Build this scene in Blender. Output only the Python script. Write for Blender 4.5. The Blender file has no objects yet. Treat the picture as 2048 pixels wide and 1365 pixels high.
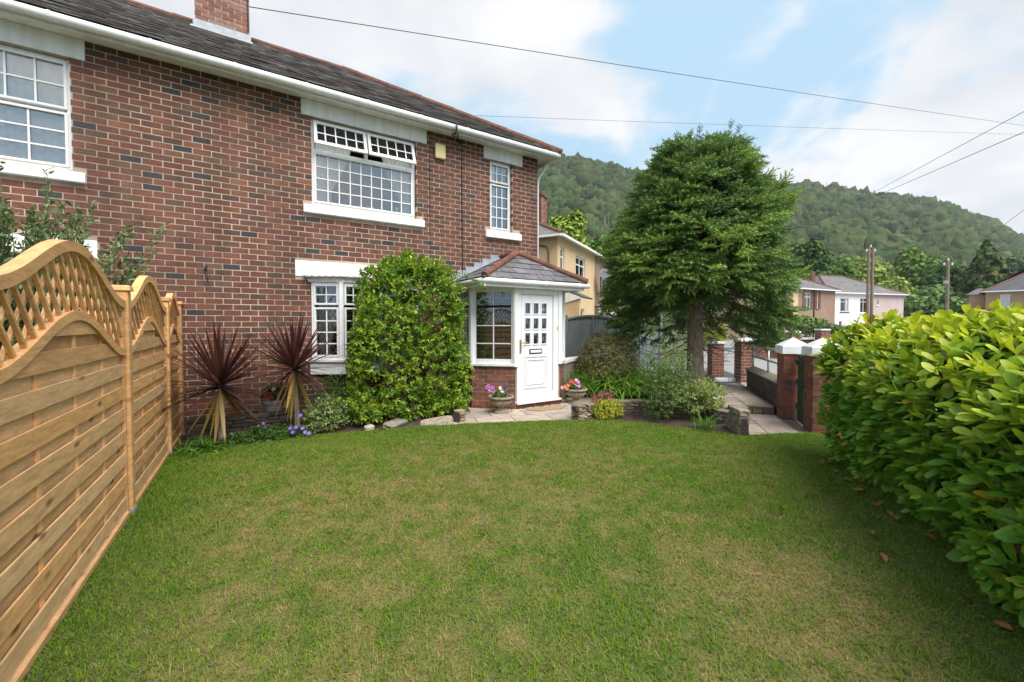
import bpy, math, random
import numpy as np
from mathutils import Matrix, Vector, Quaternion

random.seed(7)
rng = np.random.default_rng(11)
rad = math.radians
scene = bpy.context.scene
COL = scene.collection

# ------------------------------------------------------------------ camera, sky, sun, exposure
TH = rad(32.06)          # the house front runs along +X; the camera looks 32 degrees to the right of +Y
EYE = 1.6
FOCAL_PX = 820.0         # for a 2048 px wide picture
cam_data = bpy.data.cameras.new('camera')
cam_data.sensor_width = 36.0
cam_data.lens = 36.0 * FOCAL_PX / 2048.0
cam_data.shift_y = -13.0 / 2048.0
cam_data.clip_start = 0.05
cam_data.clip_end = 3000.0
cam = bpy.data.objects.new('camera', cam_data)
cam.location = (0, 0, EYE)
cam.rotation_euler = (rad(90 - 1.5), 0, -TH)
COL.objects.link(cam)
scene.camera = cam

SUN_EL, SUN_AZ = rad(55), rad(172)   # azimuth measured from +Y towards +X: sun behind the camera, to its right
world = bpy.data.worlds.new('World')
scene.world = world
world.use_nodes = True
wn, wl = world.node_tree.nodes, world.node_tree.links
wn.clear()
def wnode(t, **kw):
    n = wn.new(t)
    for k, v in kw.items():
        setattr(n, k, v)
    return n
w_out = wnode('ShaderNodeOutputWorld')
w_bg = wnode('ShaderNodeBackground')
w_bg.inputs['Strength'].default_value = 0.10
w_sky = wnode('ShaderNodeTexSky')
w_sky.sky_type = 'NISHITA'
w_sky.sun_disc = False
w_sky.sun_elevation = SUN_EL
w_sky.sun_rotation = SUN_AZ
w_sky.air_density = 1.0
w_sky.dust_density = 0.4
w_sky.ozone_density = 1.6
w_tc = wnode('ShaderNodeTexCoord')
w_sep = wnode('ShaderNodeSeparateXYZ')
wl.new(w_tc.outputs['Generated'], w_sep.inputs[0])
w_z = wnode('ShaderNodeMath', operation='ADD')
w_zm = wnode('ShaderNodeMath', operation='MAXIMUM'); w_zm.inputs[1].default_value = 0.0
wl.new(w_sep.outputs['Z'], w_zm.inputs[0])
wl.new(w_zm.outputs[0], w_z.inputs[0]); w_z.inputs[1].default_value = 0.30
w_dx = wnode('ShaderNodeMath', operation='DIVIDE'); w_dy = wnode('ShaderNodeMath', operation='DIVIDE')
wl.new(w_sep.outputs['X'], w_dx.inputs[0]); wl.new(w_z.outputs[0], w_dx.inputs[1])
wl.new(w_sep.outputs['Y'], w_dy.inputs[0]); wl.new(w_z.outputs[0], w_dy.inputs[1])
w_cmb = wnode('ShaderNodeCombineXYZ')
wl.new(w_dx.outputs[0], w_cmb.inputs['X']); wl.new(w_dy.outputs[0], w_cmb.inputs['Y'])
w_cmb.inputs['Z'].default_value = 3.7
def wnoise(scale, detail, rough, dist=0.0, off=(0, 0, 0)):
    m = wnode('ShaderNodeMapping'); m.inputs['Location'].default_value = off
    wl.new(w_cmb.outputs[0], m.inputs['Vector'])
    n = wnode('ShaderNodeTexNoise')
    wl.new(m.outputs[0], n.inputs['Vector'])
    n.inputs['Scale'].default_value = scale; n.inputs['Detail'].default_value = detail
    n.inputs['Roughness'].default_value = rough; n.inputs['Distortion'].default_value = dist
    return n
w_n1 = wnoise(1.55, 9.0, 0.56, 0.25, (6.67, 0.77, 0))
w_r1 = wnode('ShaderNodeValToRGB')
w_r1.color_ramp.elements[0].position = 0.435; w_r1.color_ramp.elements[1].position = 0.56
w_r1.color_ramp.interpolation = 'EASE'
wl.new(w_n1.outputs['Fac'], w_r1.inputs[0])
w_n2 = wnoise(2.3, 6.0, 0.5, 0.1, (4.2, 1.1, 0))
w_r2 = wnode('ShaderNodeValToRGB')
w_r2.color_ramp.elements[0].position = 0.34; w_r2.color_ramp.elements[0].color = (3.4, 3.6, 3.9, 1)
w_r2.color_ramp.elements[1].position = 0.62; w_r2.color_ramp.elements[1].color = (4.7, 4.7, 4.75, 1)
wl.new(w_n2.outputs['Fac'], w_r2.inputs[0])
w_gain = wnode('ShaderNodeMix', data_type='RGBA', blend_type='MULTIPLY')
w_gain.inputs['Factor'].default_value = 1.0
w_gain.inputs[7].default_value = (2.4, 2.2, 1.7, 1)
wl.new(w_sky.outputs[0], w_gain.inputs[6])
w_mix = wnode('ShaderNodeMix', data_type='RGBA')
wl.new(w_r1.outputs['Color'], w_mix.inputs['Factor'])
w_lim = wnode('ShaderNodeMix', data_type='RGBA', blend_type='DARKEN')
w_lim.inputs['Factor'].default_value = 1.0
w_lim.inputs[7].default_value = (2.35, 3.45, 4.45, 1)
wl.new(w_gain.outputs[2], w_lim.inputs[6])
wl.new(w_lim.outputs[2], w_mix.inputs[6]); wl.new(w_r2.outputs['Color'], w_mix.inputs[7])
wl.new(w_mix.outputs[2], w_bg.inputs['Color'])
wl.new(w_bg.outputs[0], w_out.inputs[0])

sun_data = bpy.data.lights.new('sun', 'SUN')
sun_data.energy = 2.7
sun_data.angle = rad(48)
sun_data.color = (1.0, 0.95, 0.87)
sun = bpy.data.objects.new('sun', sun_data)
sdir = Vector((math.sin(SUN_AZ) * math.cos(SUN_EL), math.cos(SUN_AZ) * math.cos(SUN_EL), math.sin(SUN_EL)))
sun.rotation_euler = sdir.to_track_quat('Z', 'Y').to_euler()
sun.location = (0, -5, 30)
COL.objects.link(sun)

scene.view_settings.view_transform = 'Standard'
scene.view_settings.look = 'None'
scene.view_settings.gamma = 1.0
scene.view_settings.exposure = 1.14
scene.render.engine = 'CYCLES'
scene.cycles.use_denoising = True
scene.cycles.max_bounces = 6
scene.cycles.transparent_max_bounces = 10
scene.cycles.caustics_reflective = False
scene.cycles.caustics_refractive = False

# ------------------------------------------------------------------ small tools
CT, ST = math.cos(TH), math.sin(TH)
def W(u, d):
    """world x, y of the point seen in picture column u at depth d metres"""
    r = (u - 1024.0) / FOCAL_PX * d
    return (CT * r + ST * d, -ST * r + CT * d)
def H(v, d):
    """height of the point seen in picture row v at depth d metres"""
    return EYE + (648.0 - v) / FOCAL_PX * d
def depth(p):
    return ST * p[0] + CT * p[1]

def lattice(ix, iy, seed):
    h = (ix * 374761393 + iy * 668265263 + seed * 974711) & 0x7fffffff
    h = ((h ^ (h >> 13)) * 1274126177) & 0x7fffffff
    return ((h ^ (h >> 16)) & 0xffff) / 65535.0
def vnoise(x, y, seed=0):
    x = np.asarray(x, float); y = np.asarray(y, float)
    ix = np.floor(x).astype(np.int64); iy = np.floor(y).astype(np.int64)
    fx = x - ix; fy = y - iy
    fx = fx * fx * (3 - 2 * fx); fy = fy * fy * (3 - 2 * fy)
    a = lattice(ix, iy, seed); b = lattice(ix + 1, iy, seed)
    c = lattice(ix, iy + 1, seed); d = lattice(ix + 1, iy + 1, seed)
    return (a * (1 - fx) + b * fx) * (1 - fy) + (c * (1 - fx) + d * fx) * fy
def fbm(x, y, seed=0, octs=4):
    s = 0; a = 0.5; t = 0
    for k in range(octs):
        s = s + a * vnoise(x * 2 ** k, y * 2 ** k, seed + k); t += a; a *= 0.55
    return s / t

# ------------------------------------------------------------------ materials
def material(name, color=None, rough=0.7, attr=False, noise=None, bump=None, trans=0.0, spec=0.5, metal=0.0,
             stretch=(1, 1, 1), coat=0.0, noise2=None, streak=None):
    """Principled material. noise = (scale, dark, light) varies the colour, bump = (scale, strength, distance)."""
    m = bpy.data.materials.new(name); m.use_nodes = True
    nt = m.node_tree; N, L = nt.nodes, nt.links
    N.clear()
    out = N.new('ShaderNodeOutputMaterial'); p = N.new('ShaderNodeBsdfPrincipled')
    p.inputs['Roughness'].default_value = rough; p.inputs['Metallic'].default_value = metal
    p.inputs['Specular IOR Level'].default_value = spec
    p.inputs['Coat Weight'].default_value = coat
    sock = None
    if attr:
        a = N.new('ShaderNodeAttribute'); a.attribute_name = 'Col'
        oi = N.new('ShaderNodeObjectInfo')
        mx = N.new('ShaderNodeMix'); mx.data_type = 'RGBA'; mx.blend_type = 'MULTIPLY'; mx.inputs['Factor'].default_value = 1
        L.new(a.outputs['Color'], mx.inputs[6]); L.new(oi.outputs['Color'], mx.inputs[7])
        sock = mx.outputs[2]
    tc = N.new('ShaderNodeTexCoord'); mp = N.new('ShaderNodeMapping')
    geo = N.new('ShaderNodeNewGeometry')
    L.new(geo.outputs['Position'], mp.inputs['Vector'])
    mp.inputs['Scale'].default_value = stretch
    for nz in (noise, noise2):
        if not nz: continue
        n = N.new('ShaderNodeTexNoise'); n.inputs['Scale'].default_value = nz[0]
        n.inputs['Detail'].default_value = 6; n.inputs['Roughness'].default_value = 0.65
        L.new(mp.outputs[0], n.inputs['Vector'])
        r = N.new('ShaderNodeMapRange'); r.inputs[1].default_value = 0.3; r.inputs[2].default_value = 0.7
        r.inputs[3].default_value = nz[1]; r.inputs[4].default_value = nz[2]
        L.new(n.outputs['Fac'], r.inputs[0])
        mx = N.new('ShaderNodeMix'); mx.data_type = 'RGBA'; mx.blend_type = 'MULTIPLY'; mx.inputs['Factor'].default_value = 1
        if sock: L.new(sock, mx.inputs[6])
        else: mx.inputs[6].default_value = (*color, 1)
        cb = N.new('ShaderNodeCombineColor')
        for k in range(3): L.new(r.outputs[0], cb.inputs[k])
        L.new(cb.outputs[0], mx.inputs[7])
        sock = mx.outputs[2]
    if streak:   # rain streaks: (frequency along the wall, frequency up the wall, dark, light)
        m3 = N.new('ShaderNodeMapping'); m3.inputs['Scale'].default_value = (streak[0], streak[0], streak[1]); L.new(geo.outputs['Position'], m3.inputs['Vector'])
        n = N.new('ShaderNodeTexNoise'); n.inputs['Scale'].default_value = 1.0; n.inputs['Detail'].default_value = 5; L.new(m3.outputs[0], n.inputs['Vector'])
        r = N.new('ShaderNodeMapRange'); r.inputs[1].default_value = 0.36; r.inputs[2].default_value = 0.6; r.inputs[3].default_value = streak[2]; r.inputs[4].default_value = streak[3]
        L.new(n.outputs['Fac'], r.inputs[0])
        mx = N.new('ShaderNodeMix'); mx.data_type = 'RGBA'; mx.blend_type = 'MULTIPLY'; mx.inputs['Factor'].default_value = 1
        L.new(sock, mx.inputs[6]); cb = N.new('ShaderNodeCombineColor')
        for k in range(3): L.new(r.outputs[0], cb.inputs[k])
        L.new(cb.outputs[0], mx.inputs[7]); sock = mx.outputs[2]
    if sock: L.new(sock, p.inputs['Base Color'])
    else: p.inputs['Base Color'].default_value = (*color, 1)
    if bump:
        n = N.new('ShaderNodeTexNoise'); n.inputs['Scale'].default_value = bump[0]; n.inputs['Detail'].default_value = 5
        L.new(mp.outputs[0], n.inputs['Vector'])
        b = N.new('ShaderNodeBump'); b.inputs['Strength'].default_value = bump[1]; b.inputs['Distance'].default_value = bump[2]
        L.new(n.outputs['Fac'], b.inputs['Height']); L.new(b.outputs[0], p.inputs['Normal'])
    if trans:
        t = N.new('ShaderNodeBsdfTranslucent')
        if sock: L.new(sock, t.inputs['Color'])
        else: t.inputs['Color'].default_value = (*color, 1)
        ms = N.new('ShaderNodeMixShader'); ms.inputs[0].default_value = trans
        L.new(p.outputs[0], ms.inputs[1]); L.new(t.outputs[0], ms.inputs[2]); L.new(ms.outputs[0], out.inputs[0])
    else:
        L.new(p.outputs[0], out.inputs[0])
    return m

def glass_material(name, refl=0.16, tint=(0.9, 0.93, 0.93)):
    m = bpy.data.materials.new(name); m.use_nodes = True
    N, L = m.node_tree.nodes, m.node_tree.links
    N.clear()
    out = N.new('ShaderNodeOutputMaterial'); tr = N.new('ShaderNodeBsdfTransparent'); gl = N.new('ShaderNodeBsdfGlossy')
    tr.inputs[0].default_value = (*tint, 1); gl.inputs['Roughness'].default_value = 0.02
    gl.inputs['Color'].default_value = (0.95, 0.97, 1, 1)
    fr = N.new('ShaderNodeFresnel'); fr.inputs['IOR'].default_value = 1.5
    ad = N.new('ShaderNodeMath'); ad.operation = 'MULTIPLY_ADD'; ad.use_clamp = True
    ad.inputs[1].default_value = 1.0; ad.inputs[2].default_value = refl
    L.new(fr.outputs[0], ad.inputs[0])
    ms = N.new('ShaderNodeMixShader')
    L.new(ad.outputs[0], ms.inputs[0]); L.new(tr.outputs[0], ms.inputs[1]); L.new(gl.outputs[0], ms.inputs[2])
    L.new(ms.outputs[0], out.inputs[0])
    return m

M = {}
M['brick'] = material('brick', attr=True, rough=0.85, noise=(38, 0.72, 1.25), noise2=(1.6, 0.8, 1.14), bump=(120, 0.5, 0.004), streak=(3.2, 0.5, 0.78, 1.06))
M['mortar'] = material('mortar', (0.50, 0.40, 0.325), rough=0.95, noise=(5, 0.7, 1.15), streak=(2.6, 0.5, 0.72, 1.08), bump=(150, 0.4, 0.003))
M['mortar_dark'] = material('mortar_dark', (0.20, 0.15, 0.125), rough=0.95, noise=(9, 0.7, 1.2), bump=(150, 0.4, 0.003))
M['white_paint'] = material('white_paint', (0.86, 0.865, 0.88), rough=0.6, noise=(2.6, 0.93, 1.03), noise2=(14, 0.95, 1.03), bump=(60, 0.15, 0.003), streak=(9, 1.2, 0.88, 1.02))
M['upvc'] = material('upvc', (0.82, 0.83, 0.85), rough=0.32, noise=(3, 0.96, 1.02), streak=(14, 1.5, 0.93, 1.01))
M['door_groove'] = material('door_groove', (0.30, 0.31, 0.33), rough=0.6)
M['glass'] = glass_material('glass', 0.13, (0.97, 0.98, 0.98))
M['glass_dark'] = glass_material('glass_dark', 0.06)
M['slate'] = material('slate', attr=True, rough=0.62, noise=(9, 0.7, 1.3), noise2=(40, 0.85, 1.15), bump=(50, 0.3, 0.004))
M['ridge_tile'] = material('ridge_tile', (0.165, 0.068, 0.045), rough=0.85, noise=(7, 0.5, 1.35), bump=(60, 0.4, 0.004))
M['lead'] = material('lead', (0.33, 0.36, 0.41), rough=0.5, noise=(8, 0.75, 1.2), metal=0.2)
M['wood'] = material('wood', attr=True, rough=0.72, noise=(5, 0.72, 1.22), noise2=(26, 0.86, 1.12), bump=(40, 0.25, 0.004), stretch=(4.0, 1.0, 7.0))
def add_knots(m):
    N, L = m.node_tree.nodes, m.node_tree.links
    p = next(n for n in N if n.type == 'BSDF_PRINCIPLED'); src = p.inputs['Base Color'].links[0].from_socket
    geo = N.new('ShaderNodeNewGeometry'); mp = N.new('ShaderNodeMapping'); mp.inputs['Scale'].default_value = (0.2, 2.6, 7.0)
    L.new(geo.outputs['Position'], mp.inputs['Vector'])
    v = N.new('ShaderNodeTexVoronoi'); v.inputs['Scale'].default_value = 1.0; L.new(mp.outputs[0], v.inputs['Vector'])
    r = N.new('ShaderNodeMapRange'); r.inputs[1].default_value = 0.06; r.inputs[2].default_value = 0.17; r.inputs[3].default_value = 0.88; r.inputs[4].default_value = 0.0
    L.new(v.outputs['Distance'], r.inputs[0])
    mx = N.new('ShaderNodeMix'); mx.data_type = 'RGBA'; L.new(r.outputs[0], mx.inputs['Factor']); L.new(src, mx.inputs[6]); mx.inputs[7].default_value = (0.17, 0.075, 0.025, 1)
    L.new(mx.outputs[2], p.inputs['Base Color'])
add_knots(M['wood'])
M['leaf'] = material('leaf', attr=True, rough=0.42, trans=0.28, spec=0.45)
M['glossy_leaf'] = material('glossy_leaf', attr=True, rough=0.4, trans=0.34, spec=0.4, noise=(60, 0.85, 1.12))
M['far_leaf'] = material('far_leaf', attr=True, rough=0.95, trans=0.15, spec=0.05)
M['needle'] = material('needle', attr=True, rough=0.6, trans=0.2)
M['grass'] = material('grass', attr=True, rough=0.75, trans=0.3, spec=0.1)
M['petal'] = material('petal', attr=True, rough=0.6, trans=0.3)
M['bark'] = material('bark', (0.27, 0.21, 0.16), rough=0.95, noise=(14, 0.5, 1.4), bump=(30, 0.9, 0.02), stretch=(1, 1, 0.35))
M['twig'] = material('twig', (0.13, 0.09, 0.06), rough=0.95, noise=(20, 0.6, 1.4))
M['stem_green'] = material('stem_green', (0.13, 0.16, 0.05), rough=0.7)
M['soil'] = material('soil', (0.055, 0.037, 0.027), rough=1.0, noise=(9, 0.55, 1.7), noise2=(60, 0.6, 1.5), bump=(40, 1.0, 0.03))
M['lawn_soil'] = material('lawn_soil', attr=True, rough=1.0, noise=(40, 0.75, 1.25), bump=(60, 0.7, 0.01))
M['slab'] = material('slab', attr=True, rough=0.9, noise=(5, 0.72, 1.2), noise2=(45, 0.85, 1.15), bump=(70, 0.4, 0.004))
M['stone'] = material('stone', attr=True, rough=0.95, noise=(16, 0.6, 1.35), bump=(50, 0.7, 0.008))
M['concrete_urn'] = material('concrete_urn', (0.30, 0.245, 0.18), rough=0.95, noise=(18, 0.6, 1.35), bump=(70, 0.6, 0.005))
M['tarmac'] = material('tarmac', (0.055, 0.057, 0.062), rough=0.95, noise=(30, 0.8, 1.25), bump=(90, 0.4, 0.004))
M['road'] = material('road', (0.26, 0.255, 0.25), rough=0.95, noise=(3, 0.85, 1.12), noise2=(40, 0.85, 1.15))
M['ground'] = material('ground', (0.075, 0.09, 0.035), rough=1.0, noise=(0.4, 0.6, 1.4), noise2=(6, 0.8, 1.2))
M['hill'] = material('hill', (0.035, 0.052, 0.018), rough=1.0, noise=(0.05, 0.6, 1.5))
M['galvanised'] = material('galvanised', (0.52, 0.54, 0.56), rough=0.42, metal=0.6, noise=(12, 0.8, 1.1))
M['green_paint'] = material('green_paint', (0.012, 0.06, 0.032), rough=0.45, noise=(14, 0.7, 1.3))
M['grey_paint'] = material('grey_paint', (0.20, 0.235, 0.235), rough=0.7, noise=(9, 0.8, 1.2), stretch=(1, 1, 0.3))
M['cream_render'] = material('cream_render', (0.62, 0.46, 0.27), rough=0.95, noise=(1.2, 0.9, 1.06), bump=(60, 0.3, 0.006))
M['brown_render'] = material('brown_render', (0.30, 0.205, 0.145), rough=0.95, noise=(1.1, 0.85, 1.1), bump=(60, 0.3, 0.006))
M['tan_render'] = material('tan_render', (0.36, 0.26, 0.16), rough=0.95, noise=(0.8, 0.85, 1.1), noise2=(20, 0.85, 1.12))
M['pink_render'] = material('pink_render', (0.52, 0.42, 0.40), rough=0.95, noise=(1.0, 0.9, 1.08))
M['white_render'] = material('white_render', (0.74, 0.74, 0.74), rough=0.9, noise=(1.0, 0.94, 1.04))
M['far_slate'] = material('far_slate', (0.135, 0.125, 0.13), rough=0.8, noise=(1.3, 0.6, 1.4), noise2=(9, 0.75, 1.3), stretch=(1, 1, 3.5))
M['dark_slate'] = material('dark_slate', (0.065, 0.066, 0.075), rough=0.7, noise=(2, 0.7, 1.3))
M['interior'] = material('interior', (0.30, 0.27, 0.24), rough=0.9)
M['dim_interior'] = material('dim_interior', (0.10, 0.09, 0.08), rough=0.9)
M['net'] = material('net', (0.90, 0.90, 0.88), rough=0.9, trans=0.10)
M['black_iron'] = material('black_iron', (0.02, 0.02, 0.022), rough=0.55)
M['cable'] = material('cable', (0.012, 0.012, 0.014), rough=0.6)
M['alarm_box'] = material('alarm_box', (0.66, 0.55, 0.28), rough=0.5)
M['brass'] = material('brass', (0.45, 0.30, 0.10), rough=0.35, metal=0.8)
M['pole_wood'] = material('pole_wood', (0.23, 0.18, 0.13), rough=0.9, noise=(6, 0.7, 1.25))
M['dish_grey'] = material('dish_grey', (0.13, 0.135, 0.145), rough=0.5)
M['mat_brown'] = material('mat_brown', (0.30, 0.21, 0.125), rough=1.0, noise=(60, 0.7, 1.3), bump=(120, 0.8, 0.006))
M['ceramic_white'] = material('ceramic_white', (0.75, 0.72, 0.66), rough=0.35)
M['grey_pot'] = material('grey_pot', (0.36, 0.36, 0.36), rough=0.85, noise=(20, 0.8, 1.2))
M['gravel'] = material('gravel', attr=True, rough=0.9, noise=(60, 0.8, 1.2))
M['dead_leaf'] = material('dead_leaf', attr=True, rough=0.75, trans=0.1)
M['dead_wood'] = material('dead_wood', (0.30, 0.28, 0.25), rough=0.95)

# ------------------------------------------------------------------ mesh tools
def link(name, mesh, mat=None, parent=None, smooth=False):
    o = bpy.data.objects.new(name, mesh); COL.objects.link(o)
    if mat and not mesh.materials: mesh.materials.append(M[mat] if isinstance(mat, str) else mat)
    if smooth:
        mesh.polygons.foreach_set('use_smooth', [True] * len(mesh.polygons))
    if parent: par(o, parent)
    return o
def wmat(o):
    m = o.matrix_basis.copy()
    if o.parent: m = wmat(o.parent) @ o.matrix_parent_inverse @ m
    return m
def par(o, p):
    o.parent = p
    o.matrix_parent_inverse = wmat(p).inverted()
def tag(o, label=None, category=None, group=None, kind=None):
    if label: o['label'] = label
    if category: o['category'] = category
    if group: o['group'] = group
    if kind: o['kind'] = kind
    return o
def thing(name, label, category, loc=(0, 0, 0), group=None):
    o = bpy.data.objects.new(name, None); COL.objects.link(o)
    o.empty_display_size = 0.2; o.location = loc
    return tag(o, label, category, group)

def tri_mesh(name, V, T, cols=None):
    """mesh from numpy arrays of vertices and triangles; cols = one colour per vertex"""
    V = np.asarray(V, np.float32); T = np.asarray(T, np.int32)
    me = bpy.data.meshes.new(name)
    me.vertices.add(len(V)); me.vertices.foreach_set('co', V.ravel())
    me.loops.add(T.size); me.loops.foreach_set('vertex_index', T.ravel())
    me.polygons.add(len(T)); me.polygons.foreach_set('loop_start', np.arange(0, T.size, 3, dtype=np.int32))
    me.update(calc_edges=True)
    ca = me.color_attributes.new('Col', 'FLOAT_COLOR', 'POINT')
    c = np.ones((len(V), 4), np.float32)
    if cols is not None: c[:, :3] = cols
    ca.data.foreach_set('color', c.ravel())
    return me

def inst(tv, tt, P, X, Y, Z, S, cols):
    """join copies of a template (tv, tt) placed at P with axes X, Y, Z, scales S (N,3), colours (N,3)"""
    P = np.asarray(P); n = len(P); k = len(tv)
    S = np.asarray(S, float)
    if S.ndim == 1: S = np.repeat(S[:, None], 3, 1)
    V = (P[:, None, :] + tv[None, :, 0, None] * (X * S[:, 0:1])[:, None, :]
         + tv[None, :, 1, None] * (Y * S[:, 1:2])[:, None, :] + tv[None, :, 2, None] * (Z * S[:, 2:3])[:, None, :])
    T = (tt[None, :, :] + (np.arange(n) * k)[:, None, None]).reshape(-1, 3)
    C = np.repeat(np.asarray(cols)[:, None, :], k, 1).reshape(-1, 3)
    return V.reshape(-1, 3), T, C
def unit(a):
    a = np.asarray(a, float)
    return a / np.maximum(np.linalg.norm(a, axis=-1, keepdims=True), 1e-9)
def frames(D, up):
    """axes with X along D and Z as near to up as possible"""
    X = unit(D); Y = unit(np.cross(up, X)); Z = np.cross(X, Y)
    return X, Y, Z

class MB:
    """collects boxes, prisms and tubes into one mesh"""
    def __init__(s): s.v = []; s.f = []; s.c = []
    def _add(s, vs, fs, col):
        b = len(s.v); s.v += [tuple(v) for v in vs]; s.f += [tuple(i + b for i in f) for f in fs]
        s.c += [col or (1, 1, 1)] * len(vs); return s
    BF = [(0, 3, 2, 1), (4, 5, 6, 7), (0, 1, 5, 4), (1, 2, 6, 5), (2, 3, 7, 6), (3, 0, 4, 7)]
    def hexa(s, p, col=None): return s._add(p, s.BF, col)
    def box(s, x0, x1, y0, y1, z0, z1, col=None):
        return s.hexa([(x0, y0, z0), (x1, y0, z0), (x1, y1, z0), (x0, y1, z0), (x0, y0, z1), (x1, y0, z1), (x1, y1, z1), (x0, y1, z1)], col)
    def pbox(s, pl, a0, a1, z0, z1, o0, o1, col=None):
        q = pl.pt
        return s.hexa([q(a0, z0, o1), q(a1, z0, o1), q(a1, z0, o0), q(a0, z0, o0), q(a0, z1, o1), q(a1, z1, o1), q(a1, z1, o0), q(a0, z1, o0)], col)
    def poly(s, pts, col=None): return s._add(pts, [tuple(range(len(pts)))], col)
    def prism(s, pts, z0, z1, col=None):
        n = len(pts); v = [(x, y, z0) for x, y in pts] + [(x, y, z1) for x, y in pts]
        f = [tuple(range(n - 1, -1, -1)), tuple(range(n, 2 * n))] + [(i, (i + 1) % n, n + (i + 1) % n, n + i) for i in range(n)]
        return s._add(v, f, col)
    def tube(s, pts, r, n=8, col=None, caps=True):
        pts = [Vector(p) for p in pts]; m = len(pts)
        rs = r if hasattr(r, '__len__') else [r] * m
        v = []; f = []
        ref = None
        for i, p in enumerate(pts):
            t = (pts[min(i + 1, m - 1)] - pts[max(i - 1, 0)]).normalized()
            if ref is None: ref = Vector((0, 0, 1)) if abs(t.z) < 0.9 else Vector((1, 0, 0))
            a = t.cross(ref).normalized(); b = t.cross(a).normalized(); ref = -b if b.length else ref
            ref = a.cross(t)
            for k in range(n):
                w = 2 * math.pi * k / n
                v.append(p + (a * math.cos(w) + b * math.sin(w)) * rs[i])
        for i in range(m - 1):
            for k in range(n):
                f.append((i * n + k, i * n + (k + 1) % n, (i + 1) * n + (k + 1) % n, (i + 1) * n + k))
        if caps: f.append(tuple(range(n - 1, -1, -1))); f.append(tuple(range((m - 1) * n, m * n)))
        return s._add(v, f, col)
    def lathe(s, c, prof, n=20, col=None, flute=None):
        v = []; f = []
        for i, (r, z) in enumerate(prof):
            for k in range(n):
                w = 2 * math.pi * k / n
                rr = r * (1 + (flute[1] * math.cos(flute[0] * w) if flute and flute[2] <= i <= flute[3] else 0))
                v.append((c[0] + rr * math.cos(w), c[1] + rr * math.sin(w), c[2] + z))
        for i in range(len(prof) - 1):
            for k in range(n):
                f.append((i * n + k, i * n + (k + 1) % n, (i + 1) * n + (k + 1) % n, (i + 1) * n + k))
        f.append(tuple(range(n - 1, -1, -1))); f.append(tuple(range((len(prof) - 1) * n, len(prof) * n)))
        return s._add(v, f, col)
    def mesh(s, name):
        me = bpy.data.meshes.new(name); me.from_pydata(s.v, [], s.f); me.update()
        ca = me.color_attributes.new('Col', 'FLOAT_COLOR', 'POINT')
        c = np.ones((len(s.v), 4), np.float32); c[:, :3] = s.c
        ca.data.foreach_set('color', c.ravel())
        return me
    def build(s, name, mat, parent=None, smooth=False, bevel=0.0):
        o = link(name, s.mesh(name), mat, parent, smooth)
        if bevel:
            b = o.modifiers.new('bevel', 'BEVEL'); b.width = bevel; b.segments = 2; b.limit_method = 'ANGLE'
        return o
class Plane:
    """vertical plane: a runs along it, o outwards, z up"""
    def __init__(s, x, y, ax, ay, flip=False):
        l = math.hypot(ax, ay); s.x, s.y = x, y; s.ax, s.ay = ax / l, ay / l
        s.nx, s.ny = (s.ay, -s.ax)
        if flip: s.nx, s.ny = -s.nx, -s.ny
    def pt(s, a, z, o=0.0): return (s.x + s.ax * a + s.nx * o, s.y + s.ay * a + s.ny * o, z)

UNIT = {}
def unit_box(key='box', bevel=0.0):
    if key not in UNIT:
        m = MB()
        if bevel:
            b = bevel   # chamfered front edges
            v = [(-.5, -.5 + b, -.5), (.5, -.5 + b, -.5), (.5, .5, -.5), (-.5, .5, -.5), (-.5, -.5 + b, .5), (.5, -.5 + b, .5), (.5, .5, .5), (-.5, .5, .5)]
            m.hexa(v)
        else: m.box(-.5, .5, -.5, .5, -.5, .5)
        UNIT[key] = m.mesh('unit_' + key)
    return UNIT[key]
def place(name, mesh, mat, loc, rotz, scale, color, parent):
    o = bpy.data.objects.new(name, mesh); COL.objects.link(o)
    if not mesh.materials: mesh.materials.append(M[mat])
    o.location = loc; o.rotation_euler = (0, 0, rotz); o.scale = scale; o.color = (*color, 1)
    if parent: par(o, parent)
    return o
def brick_mesh():
    if 'brick' not in UNIT:
        UNIT['brick'] = unit_box('brickbox').copy(); UNIT['brick'].materials.clear(); UNIT['brick'].materials.append(M['brick'])
    return UNIT['brick']

RED_MIX = [((0.215, 0.082, 0.055), 36), ((0.19, 0.085, 0.055), 24), ((0.245, 0.092, 0.056), 14), ((0.285, 0.11, 0.062), 6),
           ((0.145, 0.080, 0.058), 10), ((0.20, 0.105, 0.062), 9), ((0.066, 0.060, 0.064), 4)]
PORCH_MIX = [((0.33, 0.12, 0.075), 40), ((0.29, 0.11, 0.075), 30), ((0.25, 0.115, 0.095), 12), ((0.36, 0.145, 0.085), 18)]
PIER_MIX = [((0.32, 0.11, 0.07), 40), ((0.38, 0.13, 0.08), 25), ((0.23, 0.10, 0.075), 25), ((0.16, 0.09, 0.075), 10)]
PALE_MIX = [((0.36, 0.16, 0.125), 40), ((0.30, 0.12, 0.09), 30), ((0.40, 0.24, 0.20), 20)]
GREY_MIX = [((0.13, 0.10, 0.085), 40), ((0.16, 0.12, 0.10), 30), ((0.10, 0.085, 0.075), 30)]
def pick(mix):
    t = random.random() * sum(w for _, w in mix)
    for c, w in mix:
        t -= w
        if t <= 0: break
    k = random.uniform(0.84, 1.16) * 0.70
    return tuple(x * k for x in c)

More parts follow.
